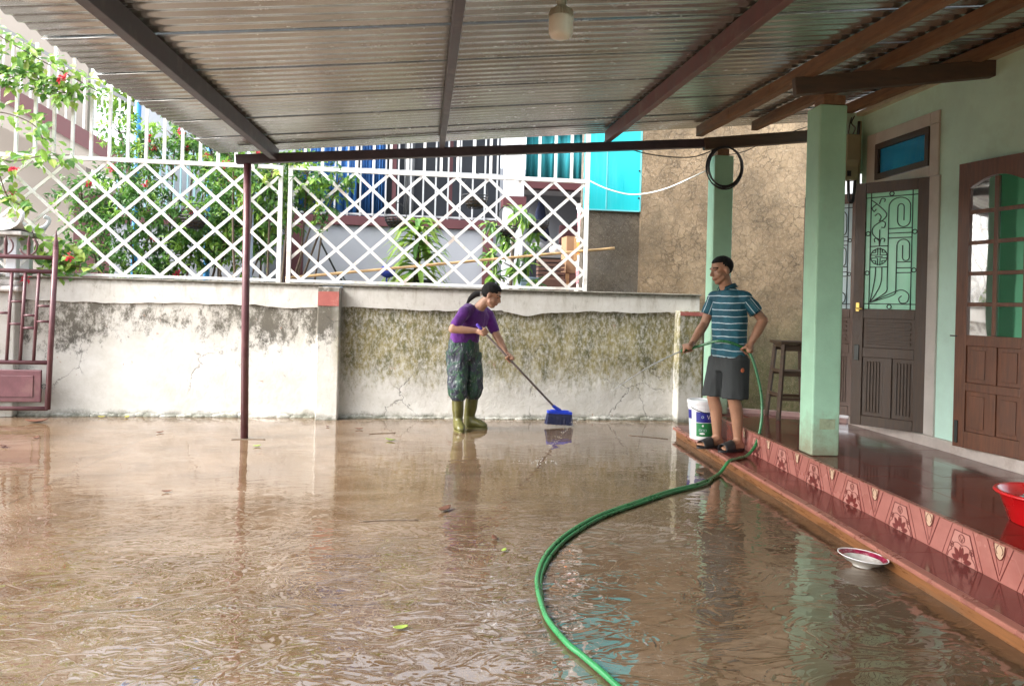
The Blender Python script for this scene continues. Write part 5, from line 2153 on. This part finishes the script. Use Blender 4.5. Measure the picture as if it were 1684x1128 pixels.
M['polo'] = stripe_material()
M['polo_sleeve'] = sleeve_material()
M['polo_dark'] = plain('polo_collar', (.008, .06, .09), .75, .2, 12)
M['shorts'] = plain('shorts_grey', (.035, .04, .042), .85, .25, 8, .6, 14, stretch=(1.3, 1.3, .4))
s = MB()
st_ = [(.005, 0, .795, .178, .128), (.005, 0, .85, .176, .125), (.01, 0, .95, .17, .122), (.015, 0, 1.06, .172, .125), (.015, 0, 1.16, .18, .128), (.015, 0, 1.24, .178, .124), (.02, 0, 1.30, .165, .105), (.028, 0, 1.35, .13, .085), (.034, 0, 1.385, .092, .074), (.04, 0, 1.412, .07, .066)]
s.loft([(mw(f, l, z), ml * a, mf * c) for f, l, z, a, c in st_], 40)
s.cone(mw(-.005, .09, 1.322), .066, LSH, .060)
s.cone(mw(.04, -.09, 1.322), .066, RSH, .060)
me = remeshed(s.mesh('shirt', MBASE), 'shirt', .009, 3)
wrinkle(me, .020, 9, 3, .7)
shirt = mk('shirt', me, M['polo'], man)
for S, E_, off in ((LSH, LEL, .62), (RSH, REL, .62)):
    d = (E_ - S).normalized()
    u1 = d.cross(Vector((0, 0, 1))).normalized()
    u2 = d.cross(u1)
    q = MB()
    segs, nn = 28, 9
    vs, vals = [], []
    L_ = (E_ - S).length
    for i in range(nn):
        a = i / (nn - 1)
        c = S + d * (-.03 + (L_ * off + .03) * a)
        rr = .054 + .008 * math.sin(a * 1.9)
        if i == 0:
            rr = .03
        if i == 1:
            rr = .054
        for k in range(segs):
            t_ = 2 * math.pi * k / segs
            rw_ = rr * (1 + .05 * math.sin(3 * t_ + i))
            vs.append(c + (u1 * math.cos(t_) + u2 * math.sin(t_)) * rw_)
            vals.append(k / segs)
    # inner turn-back of the cuff
    for k in range(segs):
        t_ = 2 * math.pi * k / segs
        vs.append(S + d * (L_ * off - .012) + (u1 * math.cos(t_) + u2 * math.sin(t_)) * .045)
        vals.append(k / segs)
    q.add(vs, [(i * segs + k, i * segs + (k + 1) % segs, (i + 1) * segs + (k + 1) % segs, (i + 1) * segs + k) for i in range(nn) for k in range(segs)])
    me = q.mesh('sleeve', MBASE, True)
    at = me.attributes.new('ring', 'FLOAT', 'POINT')
    at.data.foreach_set('value', vals)
    mk('sleeve', me, M['polo_sleeve'], shirt)
# collar
q = MB()
cc = mw(.045, 0, 1.40)
vs = []
for ring_, (rr, z) in enumerate(((.066, .0), (.064, .035), (.07, .045), (.088, .012))):
    for k in range(25):
        t_ = R(-150 + 300 * k / 24)
        vs.append(cc + mf * -math.cos(t_) * rr * 1.0 + ml * math.sin(t_) * rr + Vector((0, 0, z - (.035 * max(0, -math.cos(t_))))))
q.add(vs, [(i * 25 + k, i * 25 + k + 1, (i + 1) * 25 + k + 1, (i + 1) * 25 + k) for i in range(3) for k in range(24)])
c_ = q.build('collar', M['polo_dark'], shirt, smooth=True)
c_.modifiers.new('t', 'SOLIDIFY').thickness = .004
# shorts
s = MB()
s.loft([(mw(0, 0, .90), ml * .16, mf * .115), (mw(0, 0, .82), ml * .175, mf * .128), (mw(0, 0, .74), ml * .18, mf * .128), (mw(.01, 0, .68), ml * .178, mf * .12)], 32)
for sd_, kf in ((1, .03), (-1, .055)):
    s.loft([(mw(0, sd_ * .088, .80), ml * .098, mf * .12), (mw(kf * .3, sd_ * .094, .68), ml * .098, mf * .118), (mw(kf * .7, sd_ * .102, .56), ml * .10, mf * .118), (mw(kf, sd_ * .105, .452), ml * .103, mf * .12)], 26)
me = remeshed(s.mesh('shorts', MBASE), 'shorts', .009, 3)
wrinkle(me, .018, 14, 9, .18)
so = mk('shorts', me, M['shorts'], man)
q = MB()
pe = mw(.045, .207, .705)
q.ell(pe, (.02, .004, .02), M=Matrix.Rotation(math.atan2(ml.y, ml.x) - R(90), 3, 'Z'))
q.build('badge', plain('badge', (.6, .16, .07), .6, .1), so, smooth=True)
# slippers
for s_, af in ((1, -.034), (-1, .033)):
    q = MB()
    out_ = []
    for k in range(24):
        t_ = 2 * math.pi * k / 24
        wdt = .047 + .008 * math.cos(t_)
        out_.append((af + .075 + .145 * math.cos(t_), s_ * .097 + wdt * math.sin(t_)))
    q.prism(out_, lambda u, v, t: mw(u, v, t), .0, .016)
    slp = q.build('slipper', M['black'], man, bevel=.003)
    q = MB()
    rows = []
    for i in range(7):
        fx = af + .075 + .105 * i / 6
        hh = .088 - .030 * i / 6
        rows.append([mw(fx, s_ * .097 + (.056) * math.cos(R(180 * k / 12)), .010 + hh * math.sin(R(180 * k / 12)) ** .8) for k in range(13)])
    vs = [p for r_ in rows for p in r_]
    q.add(vs, [(i * 13 + k, i * 13 + k + 1, (i + 1) * 13 + k + 1, (i + 1) * 13 + k) for i in range(6) for k in range(12)])
    st2 = q.build('strap', M['black'], slp, smooth=True)
    st2.modifiers.new('t', 'SOLIDIFY').thickness = .005

# ---------------- woman with the broom
wf = Vector((.62, -.785, 0)).normalized()
wl = Vector((-wf.y, wf.x, 0))
WB = Vector((.43, 7.6, 0))
UP = Vector((0, 0, 1))
woman = thing('person', 'woman in purple knit top and green camouflage trousers sweeping with a broom', 'person', WB)
HAND_U, HAND_L = Vector((.585, 7.235, 1.03)), Vector((.872, 7.42, .748))
BR_END = Vector((1.44, 7.785, .19))
BD = (BR_END - HAND_U).normalized()
HAND_L = HAND_U + BD * (HAND_L - HAND_U).length
hd = Vector((.90, -.28, -.38)).normalized()
hleft = UP.cross(hd).normalized()
hup = hd.cross(hleft)
HT_W = Matrix.Translation((.668, 7.37, 1.388)) @ Matrix((hd, hleft, hup)).transposed().to_4x4()
b = MB()
head_parts(b, HT_W)
b.cone(HT_W @ Vector((-.025, 0, -.055)), .05, (.555, 7.43, 1.262), .055)
# leaning torso
P_low, P_mid, P_up, P_neck = Vector((.415, 7.60, .86)), Vector((.43, 7.57, .98)), Vector((.50, 7.49, 1.12)), Vector((.555, 7.43, 1.25))
def tring(c, a, dpt, tilt):
    n_ = Vector((wf.x * math.sin(tilt), wf.y * math.sin(tilt), math.cos(tilt)))
    dv = wl.cross(n_) * -1
    return (c, wl * a, dv * dpt)
b.loft([tring(P_low, .12, .085, 0), tring(P_mid, .11, .08, .3), tring(P_up, .12, .085, .5), tring(Vector((.53, 7.455, 1.185)), .11, .065, .55), tring(P_neck, .06, .05, .55)], 26)
RSHw, LSHw = Vector((.405, 7.345, 1.215)), Vector((.655, 7.565, 1.185))
RELw, LELw = Vector((.285, 7.25, 1.045)), Vector((.745, 7.53, .985))
for S, E_, H_ in ((RSHw, RELw, HAND_U), (LSHw, LELw, HAND_L)):
    W_ = H_ + (E_ - H_).normalized() * .07
    b.cone(S, .052, E_, .042)
    b.cone(E_, .042, E_.lerp(W_, .4), .04)
    b.cone(E_.lerp(W_, .4), .04, W_, .026)
b.cone(RSHw, .045, P_up + Vector((0, 0, .05)), .055)
b.cone(LSHw, .045, P_up + Vector((0, 0, .05)), .055)
RH = Vector((.345, 7.565, .80))
LH = Vector((.49, 7.645, .80))
RK, LK = Vector((.36, 7.50, .43)), Vector((.53, 7.62, .43))
RA_, LA_ = Vector((.375, 7.58, .09)), Vector((.50, 7.70, .09))
for a, k_, c in ((RH, RK, RA_), (LH, LK, LA_)):
    b.cone(a, .085, k_, .055)
    b.cone(k_, .055, c, .035)
grip_hand(b, HAND_U + (RELw - HAND_U).normalized() * .07, HAND_U, -BD, (-.45, -.6, .45), .92, .014)
grip_hand(b, HAND_L + (LELw - HAND_L).normalized() * .07, HAND_L, -BD, (.2, -.25, .9), .92, .014)
me = remeshed(b.mesh('body', WB), 'body', .0065, 2)
me.materials.clear()
me.materials.append(SK_W)
face_paint(me, HT_W, M['lip_w'], M['eye'], M['hair'], WB)
mk('body', me, None, woman)


def w_line(v):
    if v.x > .0:
        return .055 + .02 * min(1, v.x / .06) - (.0 if abs(v.y) < .05 else .03)
    return .03 - .10 * min(1, -v.x / .05)


hw = hair_cap(HT_W, w_line, 1.09, .004).build('hair', M['hair'], woman, smooth=True)
q = MB()
p0 = HT_W @ Vector((-.105, 0, -.03))
q.tube(spline([p0, p0 + Vector((-.05, .02, -.005)), p0 + Vector((-.11, .05, -.06)), p0 + Vector((-.15, .05, -.15)), p0 + Vector((-.16, .04, -.23))], 5), [.022 + .014 * math.sin(math.pi * min(1, k / 14 + .1)) - .018 * (k / 20) for k in range(21)], 10)
q.build('ponytail', M['hair'], hw, smooth=True)
q = MB()
q.ell(p0 + Vector((-.008, .003, 0)), (.022, .027, .027))
q.build('hair_tie', M['pail_white'], hw, smooth=True)


def knit_material():
    t = NT('purple_knit')
    c = t.ramp(t.noise(5, 4, .6), [(.3, (.06, .005, .125)), (.7, (.11, .01, .21))])
    w_ = t.noise(12, 4, .65, dist=.8)
    return t.set(col=c, rough=.85, sheen=.2, nrm=t.bump(w_, .6, .03))


def camo_material():
    t = NT('camouflage')
    n1 = t.noise(9, 4, .7, dist=1.0)
    n2 = t.noise(12, 4, .7, dist=1.2, vec=t.mapping(loc=(4, 2, 1)))
    n3 = t.noise(26, 3, .6, vec=t.mapping(loc=(1, 8, 3), scale=(1.6, 1.6, .7)), dist=.8)
    c = t.mix(t.ramp(n1, [(.47, 0.0), (.53, 1.0)], 'LINEAR'), (.012, .05, .035), (.018, .02, .04))
    c = t.mix(t.ramp(n2, [(.56, 0.0), (.60, 1.0)]), c, (.03, .085, .04))
    c = t.mix(t.ramp(n3, [(.60, 0.0), (.66, .75)]), c, (.26, .3, .29))
    return t.set(col=c, rough=.55, nrm=t.bump(t.noise(15, 4, .65, dist=1.0, vec=t.mapping(scale=(1.2, 1.2, .7))), .7, .035))


M['knit'] = knit_material()
M['camo'] = camo_material()
M['boot'] = plain('boot_rubber', (.105, .10, .028), .35, .3, 7, dirt=(.05, .05, .03), dirt_amt=.6)
s = MB()
s.loft([tring(Vector((.415, 7.60, .90)), .166, .128, 0), tring(Vector((.42, 7.59, .96)), .163, .125, .2), tring(P_mid + UP * .06, .165, .125, .35), tring(P_up + UP * .01, .175, .125, .5), tring(Vector((.53, 7.455, 1.20)), .16, .10, .55), tring(P_neck + UP * .005, .082, .068, .55)], 34)
for S, E_ in ((RSHw, RELw), (LSHw, LELw)):
    s.cone(P_up + (S - P_up) * .6 + UP * .05, .075, S, .064)
    s.cone(S, .066, S.lerp(E_, .74), .056)
me = remeshed(s.mesh('top', WB), 'top', .009, 3)
wrinkle(me, .013, 12, 2, .6)
mk('knit_top', me, M['knit'], woman)
s = MB()
s.loft([(Vector((.415, 7.60, .945)), wl * .155, wf * .12), (Vector((.415, 7.60, .88)), wl * .172, wf * .132), (Vector((.413, 7.6, .80)), wl * .182, wf * .14), (Vector((.413, 7.6, .72)), wl * .175, wf * .135)], 34)
for h, k_, a in ((RH, RK, RA_), (LH, LK, LA_)):
    mid = k_.lerp(a, .35)
    s.loft([(h, wl * .10, wf * .125), (h.lerp(k_, .5), wl * .098, wf * .118), (k_, wl * .092, wf * .105), (k_.lerp(a, .22), wl * .088, wf * .098), (mid, wl * .066, wf * .074)], 26)
me = remeshed(s.mesh('trousers', WB), 'trousers', .009, 2)
wrinkle(me, .022, 14, 7, .55)
mk('trousers', me, M['camo'], woman)
for k_, a, td in ((RK, RA_, Vector((.15, -.95, 0))), (LK, LA_, Vector((.93, -.35, 0)))):
    td.normalize()
    sd_ = Vector((-td.y, td.x, 0))
    g0 = Vector((a.x, a.y, 0))
    s = MB()
    up_ = k_.lerp(a, .32)
    s.loft([(up_, sd_ * .062, td * .066), (up_.lerp(a, .5), sd_ * .06, td * .066), (g0 + UP * .13, sd_ * .05, td * .058), (g0 + UP * .06 + td * .01, sd_ * .05, td * .07), (g0 + UP * .012 + td * .01, sd_ * .045, td * .072)], 20)
    s.loft([(g0 + UP * .055 - td * .03, sd_ * .045, UP * .05), (g0 + UP * .06 + td * .06, sd_ * .048, UP * .055), (g0 + UP * .05 + td * .12, sd_ * .05, UP * .045), (g0 + UP * .038 + td * .17, sd_ * .044, UP * .032), (g0 + UP * .03 + td * .195, sd_ * .02, UP * .018)], 18)
    me = remeshed(s.mesh('boot', WB), 'boot', .009, 3)
    bo = mk('boot', me, M['boot'], woman)
    q = MB()
    out_ = [(math.cos(R(15 * k)) * .135 + .065, math.sin(R(15 * k)) * .05) for k in range(24)]
    q.prism(out_, lambda u, v, t, g0=g0, td=td, sd_=sd_: g0 + td * u + sd_ * v + UP * t, .0, .016)
    q.build('sole', M['boot'], bo)

# broom
br = thing('broom', 'blue floor broom with long grey handle on the wet floor', 'broom', (1.46, 7.79, 0))
q = MB()
top = HAND_U - BD * .10
q.tube([top, BR_END], .0115, 12)
q.build('handle', plain('handle', (.2, .16, .15), .35, .2), br, smooth=True)
q = MB()
q.tube([top - BD * .004, top + BD * .14], .0145, 12)
q.build('grip', plain('grip_blue', (.1, .05, .45), .4, .1), br, smooth=True)
M['broom_blue'] = plain('broom_blue', (.015, .05, .52), .35, .12)
bx_ = Vector((.985, .06, -.055)).normalized()
by_ = UP.cross(bx_).normalized()
bz_ = bx_.cross(by_)
HC = Vector((1.475, 7.80, .155))
Mb = Matrix((bx_, by_, bz_)).transposed()
q = MB()
q.box(HC, (.27, .075, .03), M=Mb)
q.box(HC + bz_ * .02, (.2, .05, .012), M=Mb)
q.cone(BR_END - BD * .06, .017, HC + bz_ * .02, .022)
q.build('head', M['broom_blue'], br, bevel=.006)
q = MB()
r = random.Random(5)
for i in range(34):
    for j in range(8):
        o_ = HC + bx_ * (-.13 + .26 * i / 33) + by_ * (-.032 + .064 * j / 7) - bz_ * .015
        e_ = o_ - bz_ * .115 + bx_ * ((i - 16) * .0009 + r.uniform(-.006, .006)) + by_ * ((j - 3.5) * .005 + r.uniform(-.005, .005))
        e_.z = max(e_.z, .004)
        q.tube([o_, e_], .0026, 4)
br_b = q.build('bristles', plain('bristle', (.012, .018, .075), .6, .3), br)
br_b['kind'] = 'stuff'

# ------------------------------------------------------------------ hose and water jet
M['hose'] = plain('hose_green', (.018, .16, .05), .3, .15, 10, coat=.3)
jd = Vector((-.93, 0, -.30)).normalized()
hp = [RHD + jd * .07, RHD, RHD + Vector((.10, -.01, .03)), Vector((2.5, 6.03, 1.035)), LHD + Vector((-.11, .01, .055)), LHD, LHD + Vector((.05, -.02, -.09)), Vector((2.845, 5.93, .62)), Vector((2.845, 5.90, .40)),
      Vector((2.79, 5.86, .21)), Vector((2.69, 5.80, .115)), Vector((2.56, 5.70, .104)), Vector((2.435, 5.605, .098)), Vector((2.33, 5.54, .016)), (2.057, 5.245, .014), (1.748, 5.02, .014), (1.394, 4.712, .014), (1.079, 4.417, .014), (.822, 4.07, .014),
      (.668, 3.773, .014), (.583, 3.516, .014), (.548, 3.326, .014), (.535, 3.091, .014), (.541, 2.941, .014), (.579, 2.752, .014), (.616, 2.653, .014), (.685, 2.44, .014), (.8, 2.0, .014), (.9, 1.2, .014), (.7, .2, .014), (.2, -.8, .014)]
q = MB()
q.tube(spline(hp, 7), .0125, 10)
tag(q.build('garden_hose', M['hose'], smooth=True), 'long green hose held by the man and winding across the wet yard', 'hose')
hp2 = [(2.345, 5.55, .014), (2.24, 5.42, .014), (2.08, 5.21, .014), (1.768, 4.995, .012), (1.412, 4.686, .012), (1.10, 4.395, .012), (.845, 4.052, .012), (.69, 3.76, .012), (.60, 3.51, .010), (.562, 3.32, .009), (.55, 3.2, .009)]
q = MB()
q.tube(spline(hp2, 7), .0095, 10)
tag(q.build('garden_hose', plain('hose_green_dark', (.012, .12, .04), .3, .15, 10), smooth=True), 'darker second hose lying against the long green one on the floor', 'hose')

M['water'] = NT('jet_water').set(col=(.95, .97, 1), rough=.12, trans=.6, ior=1.33)
q = MB()
r = random.Random(8)
j0 = RHD + jd * .075
jp = []
v0 = Vector((-4.3, -.5, -1.71))
for k in range(26):
    t_ = k * .0055
    jp.append(j0 + v0 * t_ + Vector((0, 0, -4.9 * t_ * t_)))
q.tube(jp, [.0068 - .00014 * k for k in range(26)], 7)
for k in range(420):
    t_ = r.random() ** .7 * .31
    p = j0 + v0 * t_ + Vector((0, 0, -4.9 * t_ * t_)) + rnd_dir(r) * (.004 + .16 * t_) * r.random()
    if p.z > .01:
        q.ell(p, (.001 + r.random() * .002,) * 3, seg=5, rings=3)
for k in range(40):
    p = Vector((1.0, 6.0, .01)) + Vector((r.gauss(0, .1), r.gauss(0, .06), abs(r.gauss(0, .012)) - .008))
    q.ell(p, (.0015 + r.random() * .003,) * 3, seg=6, rings=4)
jt = q.build('water_jet', M['water'], smooth=True)
jt['kind'] = 'stuff'
tag(jt, 'thin jet of water spraying from the hose towards the wall', 'water')

# ------------------------------------------------------------------ stool
stl = thing('stool', 'tall dark wooden stool standing behind the near green pillar', 'stool', (3.56, 6.78, PZ), R(-8))
wd_ = M['timber_dark']
MB().bx(-.165, .165, -.165, .165, .72, .748).build('seat', wd_, stl, local=True, bevel=.006)
for sx in (-1, 1):
    for sy in (-1, 1):
        MB().bar((sx * .175, sy * .175, 0), (sx * .12, sy * .12, .72), .036, .036).build('leg', wd_, stl, local=True, bevel=.003)
for z, rr in ((.43, .142), (.20, .158), (.68, .122)):
    for sgn in (-1, 1):
        h_ = .05 if z > .6 else .03
        MB().bar((-rr, sgn * rr, z), (rr, sgn * rr, z), .02, h_).build('stretcher', wd_, stl, local=True)
        MB().bar((sgn * rr, -rr, z + .032), (sgn * rr, rr, z + .032), .02, h_).build('stretcher', wd_, stl, local=True)
MB().bx(-.13, .13, -.13, .13, .445, .462).build('shelf', wd_, stl, local=True)

# ------------------------------------------------------------------ paint bucket
bu = thing('paint_bucket', 'white paint bucket with blue and green label on the step behind the man', 'bucket', (2.62, 6.66, TZ))
MB().lathe([(.104, 0), (.108, .005), (.126, .29), (.133, .292), (.134, .325), (.131, .327), (.138, .33), (.139, .358), (.135, .364), (.125, .366), (.12, .355), (.001, .355)], seg=40, cap0=True).build('body', M['pail_white'], bu, local=True, smooth=False)


def wrap(a0, a1, z0, z1, off, n_=18):
    m_ = MB()
    vs = []
    for k in range(n_ + 1):
        a = R(a0 + (a1 - a0) * k / n_)
        for z in (z0, z1):
            rr = .108 + .018 * (z - .005) / .285 + off
            vs.append((rr * math.cos(a), rr * math.sin(a), z))
    m_.add(vs, [(2 * k, 2 * k + 2, 2 * k + 3, 2 * k + 1) for k in range(n_)])
    return m_


LB = -126     # label centre azimuth, towards the yard
M['lab_blue'] = plain('label_blue', (.02, .025, .24), .35, .1)
M['lab_green'] = plain('label_green', (.015, .2, .06), .35, .1)
M['lab_teal'] = plain('label_pale', (.55, .66, .72), .4, .1)
wrap(LB - 10, LB + 80, .165, .262, .0012).build('label', M['lab_blue'], bu, local=True, smooth=True)
wrap(LB - 10, LB + 80, .035, .160, .0012).build('label', M['lab_green'], bu, local=True, smooth=True)
wrap(LB - 66, LB - 34, .19, .275, .0012).build('label', M['lab_blue'], bu, local=True, smooth=True)
wrap(LB - 66, LB - 38, .025, .185, .0012).build('label', M['lab_teal'], bu, local=True, smooth=True)


def letters(txt, a_mid, z, size, mat, off=.0022, name='lettering'):
    cu = bpy.data.curves.new('txt', 'FONT')
    cu.body = txt
    cu.size = size
    cu.align_x = 'CENTER'
    to = bpy.data.objects.new('txt', cu)
    COL.objects.link(to)
    dg = bpy.context.evaluated_depsgraph_get()
    me_ = bpy.data.meshes.new_from_object(to.evaluated_get(dg))
    bpy.data.objects.remove(to)
    for v in me_.vertices:
        zz = z + v.co.y
        rr = .108 + .018 * (zz - .005) / .285 + off
        a = R(a_mid) + v.co.x / rr
        v.co = Vector((rr * math.cos(a), rr * math.sin(a), zz))
    me_.name = name
    me_.materials.clear()
    return mk(name, me_, mat, bu)


letters('VI', LB + 48, .196, .058, M['pail_white'])
letters('o', LB + 18, .205, .05, M['lab_teal'])
letters('2 in 1', LB + 22, .085, .032, M['pail_white']) if False else None
q = MB()
q.ell((0, 0, 0), (.010, .010, .004), seg=12, rings=6)
aa = R(LB + 20)
for (da, zz, w_, h_) in ((20, .135, .010, .010), (18, .062, .026, .009)):
    aa = R(LB + da)
    rr = .108 + .018 * zz / .285 + .0015
    m_ = MB()
    m_.ell((rr * math.cos(aa), rr * math.sin(aa), zz), (.002, w_, h_), M=Matrix.Rotation(aa, 3, 'Z'), seg=14, rings=8)
    m_.build('label_mark', M['pail_white'], bu, local=True, smooth=True)
for da, zz in ((8, .092), (20, .092), (32, .092)):
    aa = R(LB + da)
    rr = .108 + .018 * zz / .285 + .002
    m_ = MB()
    Mr = Matrix.Rotation(aa, 3, 'Z')
    for yy, z2, w_, h_ in ((0, .009, .018, .003), (0, -.009, .018, .003), (-.009, 0, .003, .018), (.009, 0, .003, .018)):
        m_.box(Vector((rr * math.cos(aa), rr * math.sin(aa), zz + z2)) + Mr @ Vector((0, yy, 0)), (.001, w_, h_), M=Mr)
    m_.build('label_mark', M['lab_teal'], bu, local=True)
q = MB()
q.tube([(.137 * math.cos(a), .137 * math.sin(a), .30 - .05 * math.sin((a - R(LB - 30)) * 1.0)) for a in [R(LB - 30 + 180 * k / 20) for k in range(21)]], .0035, 6)
q.build('handle', M['iron'], bu, local=True, smooth=True)

# ------------------------------------------------------------------ enamel bowl
M['enamel'] = plain('enamel', (.72, .72, .68), .2, .1, 14, coat=.3, dirt=(.25, .2, .16), dirt_amt=.6)
M['enamel_red'] = plain('enamel_red', (.26, .02, .06), .25, .35, 22, coat=.3, dirt=(.6, .5, .48), dirt_amt=.8)
bo = thing('enamel_bowl', 'small white bowl with red patterned rim on the wet floor by the step', 'bowl', (2.275, 3.55, 0))
Mt = Matrix.Rotation(R(5), 3, 'Y')
MB().lathe([(.045, .0), (.048, .004), (.052, .012), (.085, .026), (.118, .052), (.122, .053)], seg=40, M=Mt, cap0=True).build('outer_shell', M['enamel'], bo, local=True, smooth=True)
MB().lathe([(.122, .053), (.1235, .056), (.120, .0565), (.1165, .053)], seg=40, M=Mt).build('rim', M['pail_white'], bo, local=True, smooth=True)
MB().lathe([(.1165, .053), (.104, .0435), (.094, .037)], seg=40, M=Mt).build('red_band', M['enamel_red'], bo, local=True, smooth=True)
MB().lathe([(.094, .037), (.083, .030), (.05, .017), (.001, .0155)], seg=40, M=Mt).build('inner_shell', M['enamel'], bo, local=True, smooth=True)

# ------------------------------------------------------------------ red basin with washing
M['red_plastic'] = plain('red_plastic', (.62, .008, .012), .28, .08, 5, coat=.4)
ba = thing('plastic_basin', 'red plastic basin on the porch floor at the right edge', 'basin', (3.13, 3.33, PZ))
MB().lathe([(.001, .0), (.165, .0), (.17, .006), (.215, .135), (.223, .14), (.235, .142), (.242, .150), (.238, .158), (.225, .160), (.213, .152), (.168, .012), (.001, .010)], seg=56).build('shell', M['red_plastic'], ba, local=True, smooth=True)
for an, mat, lab, seed in ((150, plain('teal_cloth', (.01, .10, .10), .8, .3), 'dark teal wet cloth lying in the red basin', 1), (40, plain('white_cloth', (.62, .64, .62), .8, .15), 'white wet cloth lying in the red basin', 5)):
    q = MB()
    c = Vector((3.13 + .085 * math.cos(R(an + 40)), 3.33 + .085 * math.sin(R(an + 40)), PZ + .075))
    q.ell(c, (.10, .09, .065), seg=26, rings=18)
    for i, v in enumerate(q.v):
        q.v[i] = v + (v - c) * (.22 * noise.noise(v * 22 + Vector((seed, 0, 0))) + .1 * noise.noise(v * 50))
    tag(q.build('wet_cloth', mat, smooth=True), lab, 'cloth')

# ------------------------------------------------------------------ fallen leaves and twigs
gl = 'fallen leaves on the wet floor'
M['fl'] = [M['leaf_brown'], M['leaf_fallen_yellow'], M['leaf_fallen_green']]
LEAVES = [((-3.81, 7.85), .2, 0, 20, 'large brown dead leaf near the wall foot at the left'), ((-3.46, 6.6), .1, 0, -30, 'dark curled leaf at the far left of the floor'), ((-3.4, 7.0), .07, 0, 70, 'small tan leaf left of the carport post'),
          ((-3.34, 8.2), .07, 1, 10, 'yellow leaf against the wall foot near the gate'), ((-3.09, 8.2), .08, 1, 80, 'second yellow leaf against the wall foot'), ((-2.45, 7.3), .07, 0, 40, 'small dark leaf midway between gate and post'),
          ((-1.42, 6.65), .07, 2, 30, 'small green leaf beside the carport post'), ((-.62, 7.55), .08, 0, 5, 'tan leaf in front of the wall pilaster'), ((-.28, 6.95), .11, 2, 150, 'green and yellow leaf left of the woman'),
          ((-2.9, 5.3), .10, 1, -20, 'yellow leaf at the left edge of the puddle'), ((.16, 4.62), .12, 0, 55, 'reddish brown curled leaf in the middle of the floor'), ((-.06, 2.95), .06, 2, 15, 'small green leaf left of the hose bend'),
          ((.42, 4.05), .07, 0, 100, 'dark leaf scrap beside the hose curve'), ((.45, 3.85), .05, 2, 60, 'green leaf scrap beside the hose curve'), ((-1.66, 5.1), .06, 0, 10, 'small dark scrap before the carport post'), ((-.95, 7.7), .05, 0, 140, 'tiny brown scrap near the pilaster')]
for (x, y), L_, mi, an, lab in LEAVES:
    q = MB()
    n_ = 8
    a = R(an)
    d = Vector((math.cos(a), math.sin(a), 0))
    s_ = Vector((-d.y, d.x, 0))
    vs = []
    for k in range(n_ + 1):
        t_ = k / n_
        w_ = L_ * .22 * math.sin(math.pi * min(1, t_ * .9 + .05)) ** .8
        c = Vector((x, y, .006)) + d * L_ * (t_ - .5) + UP * (.14 * L_ * (2 * t_ - 1) ** 2)
        vs += [c + s_ * w_ + UP * w_ * .5, c, c - s_ * w_ + UP * w_ * .35]
    fs = []
    for k in range(n_):
        fs += [(3 * k, 3 * k + 1, 3 * k + 4, 3 * k + 3), (3 * k + 1, 3 * k + 2, 3 * k + 5, 3 * k + 4)]
    q.add(vs, fs)
    o = q.build('fallen_leaf', M['fl'][mi], smooth=True)
    o.modifiers.new('t', 'SOLIDIFY').thickness = .0015
    tag(o, lab, 'leaf', gl)
for p0, p1, lab in (((-1.72, 6.98), (-1.42, 6.99), 'thin twig lying at the foot of the carport post'), ((-.5, 7.3), (-.25, 7.36), 'short dark twig before the pilaster'), ((-.35, 4.4), (.0, 4.42), 'thin straw left of the reddish leaf'), ((2.1, 7.3), (2.45, 7.1), 'dark twig lying off the end of the step')):
    q = MB()
    a, b_ = Vector((*p0, .003)), Vector((*p1, .003))
    q.tube(spline([a, a.lerp(b_, .5) + Vector((0, .015, .0)), b_], 4), .004, 5)
    tag(q.build('twig', M['bark'], smooth=True), lab, 'twig')
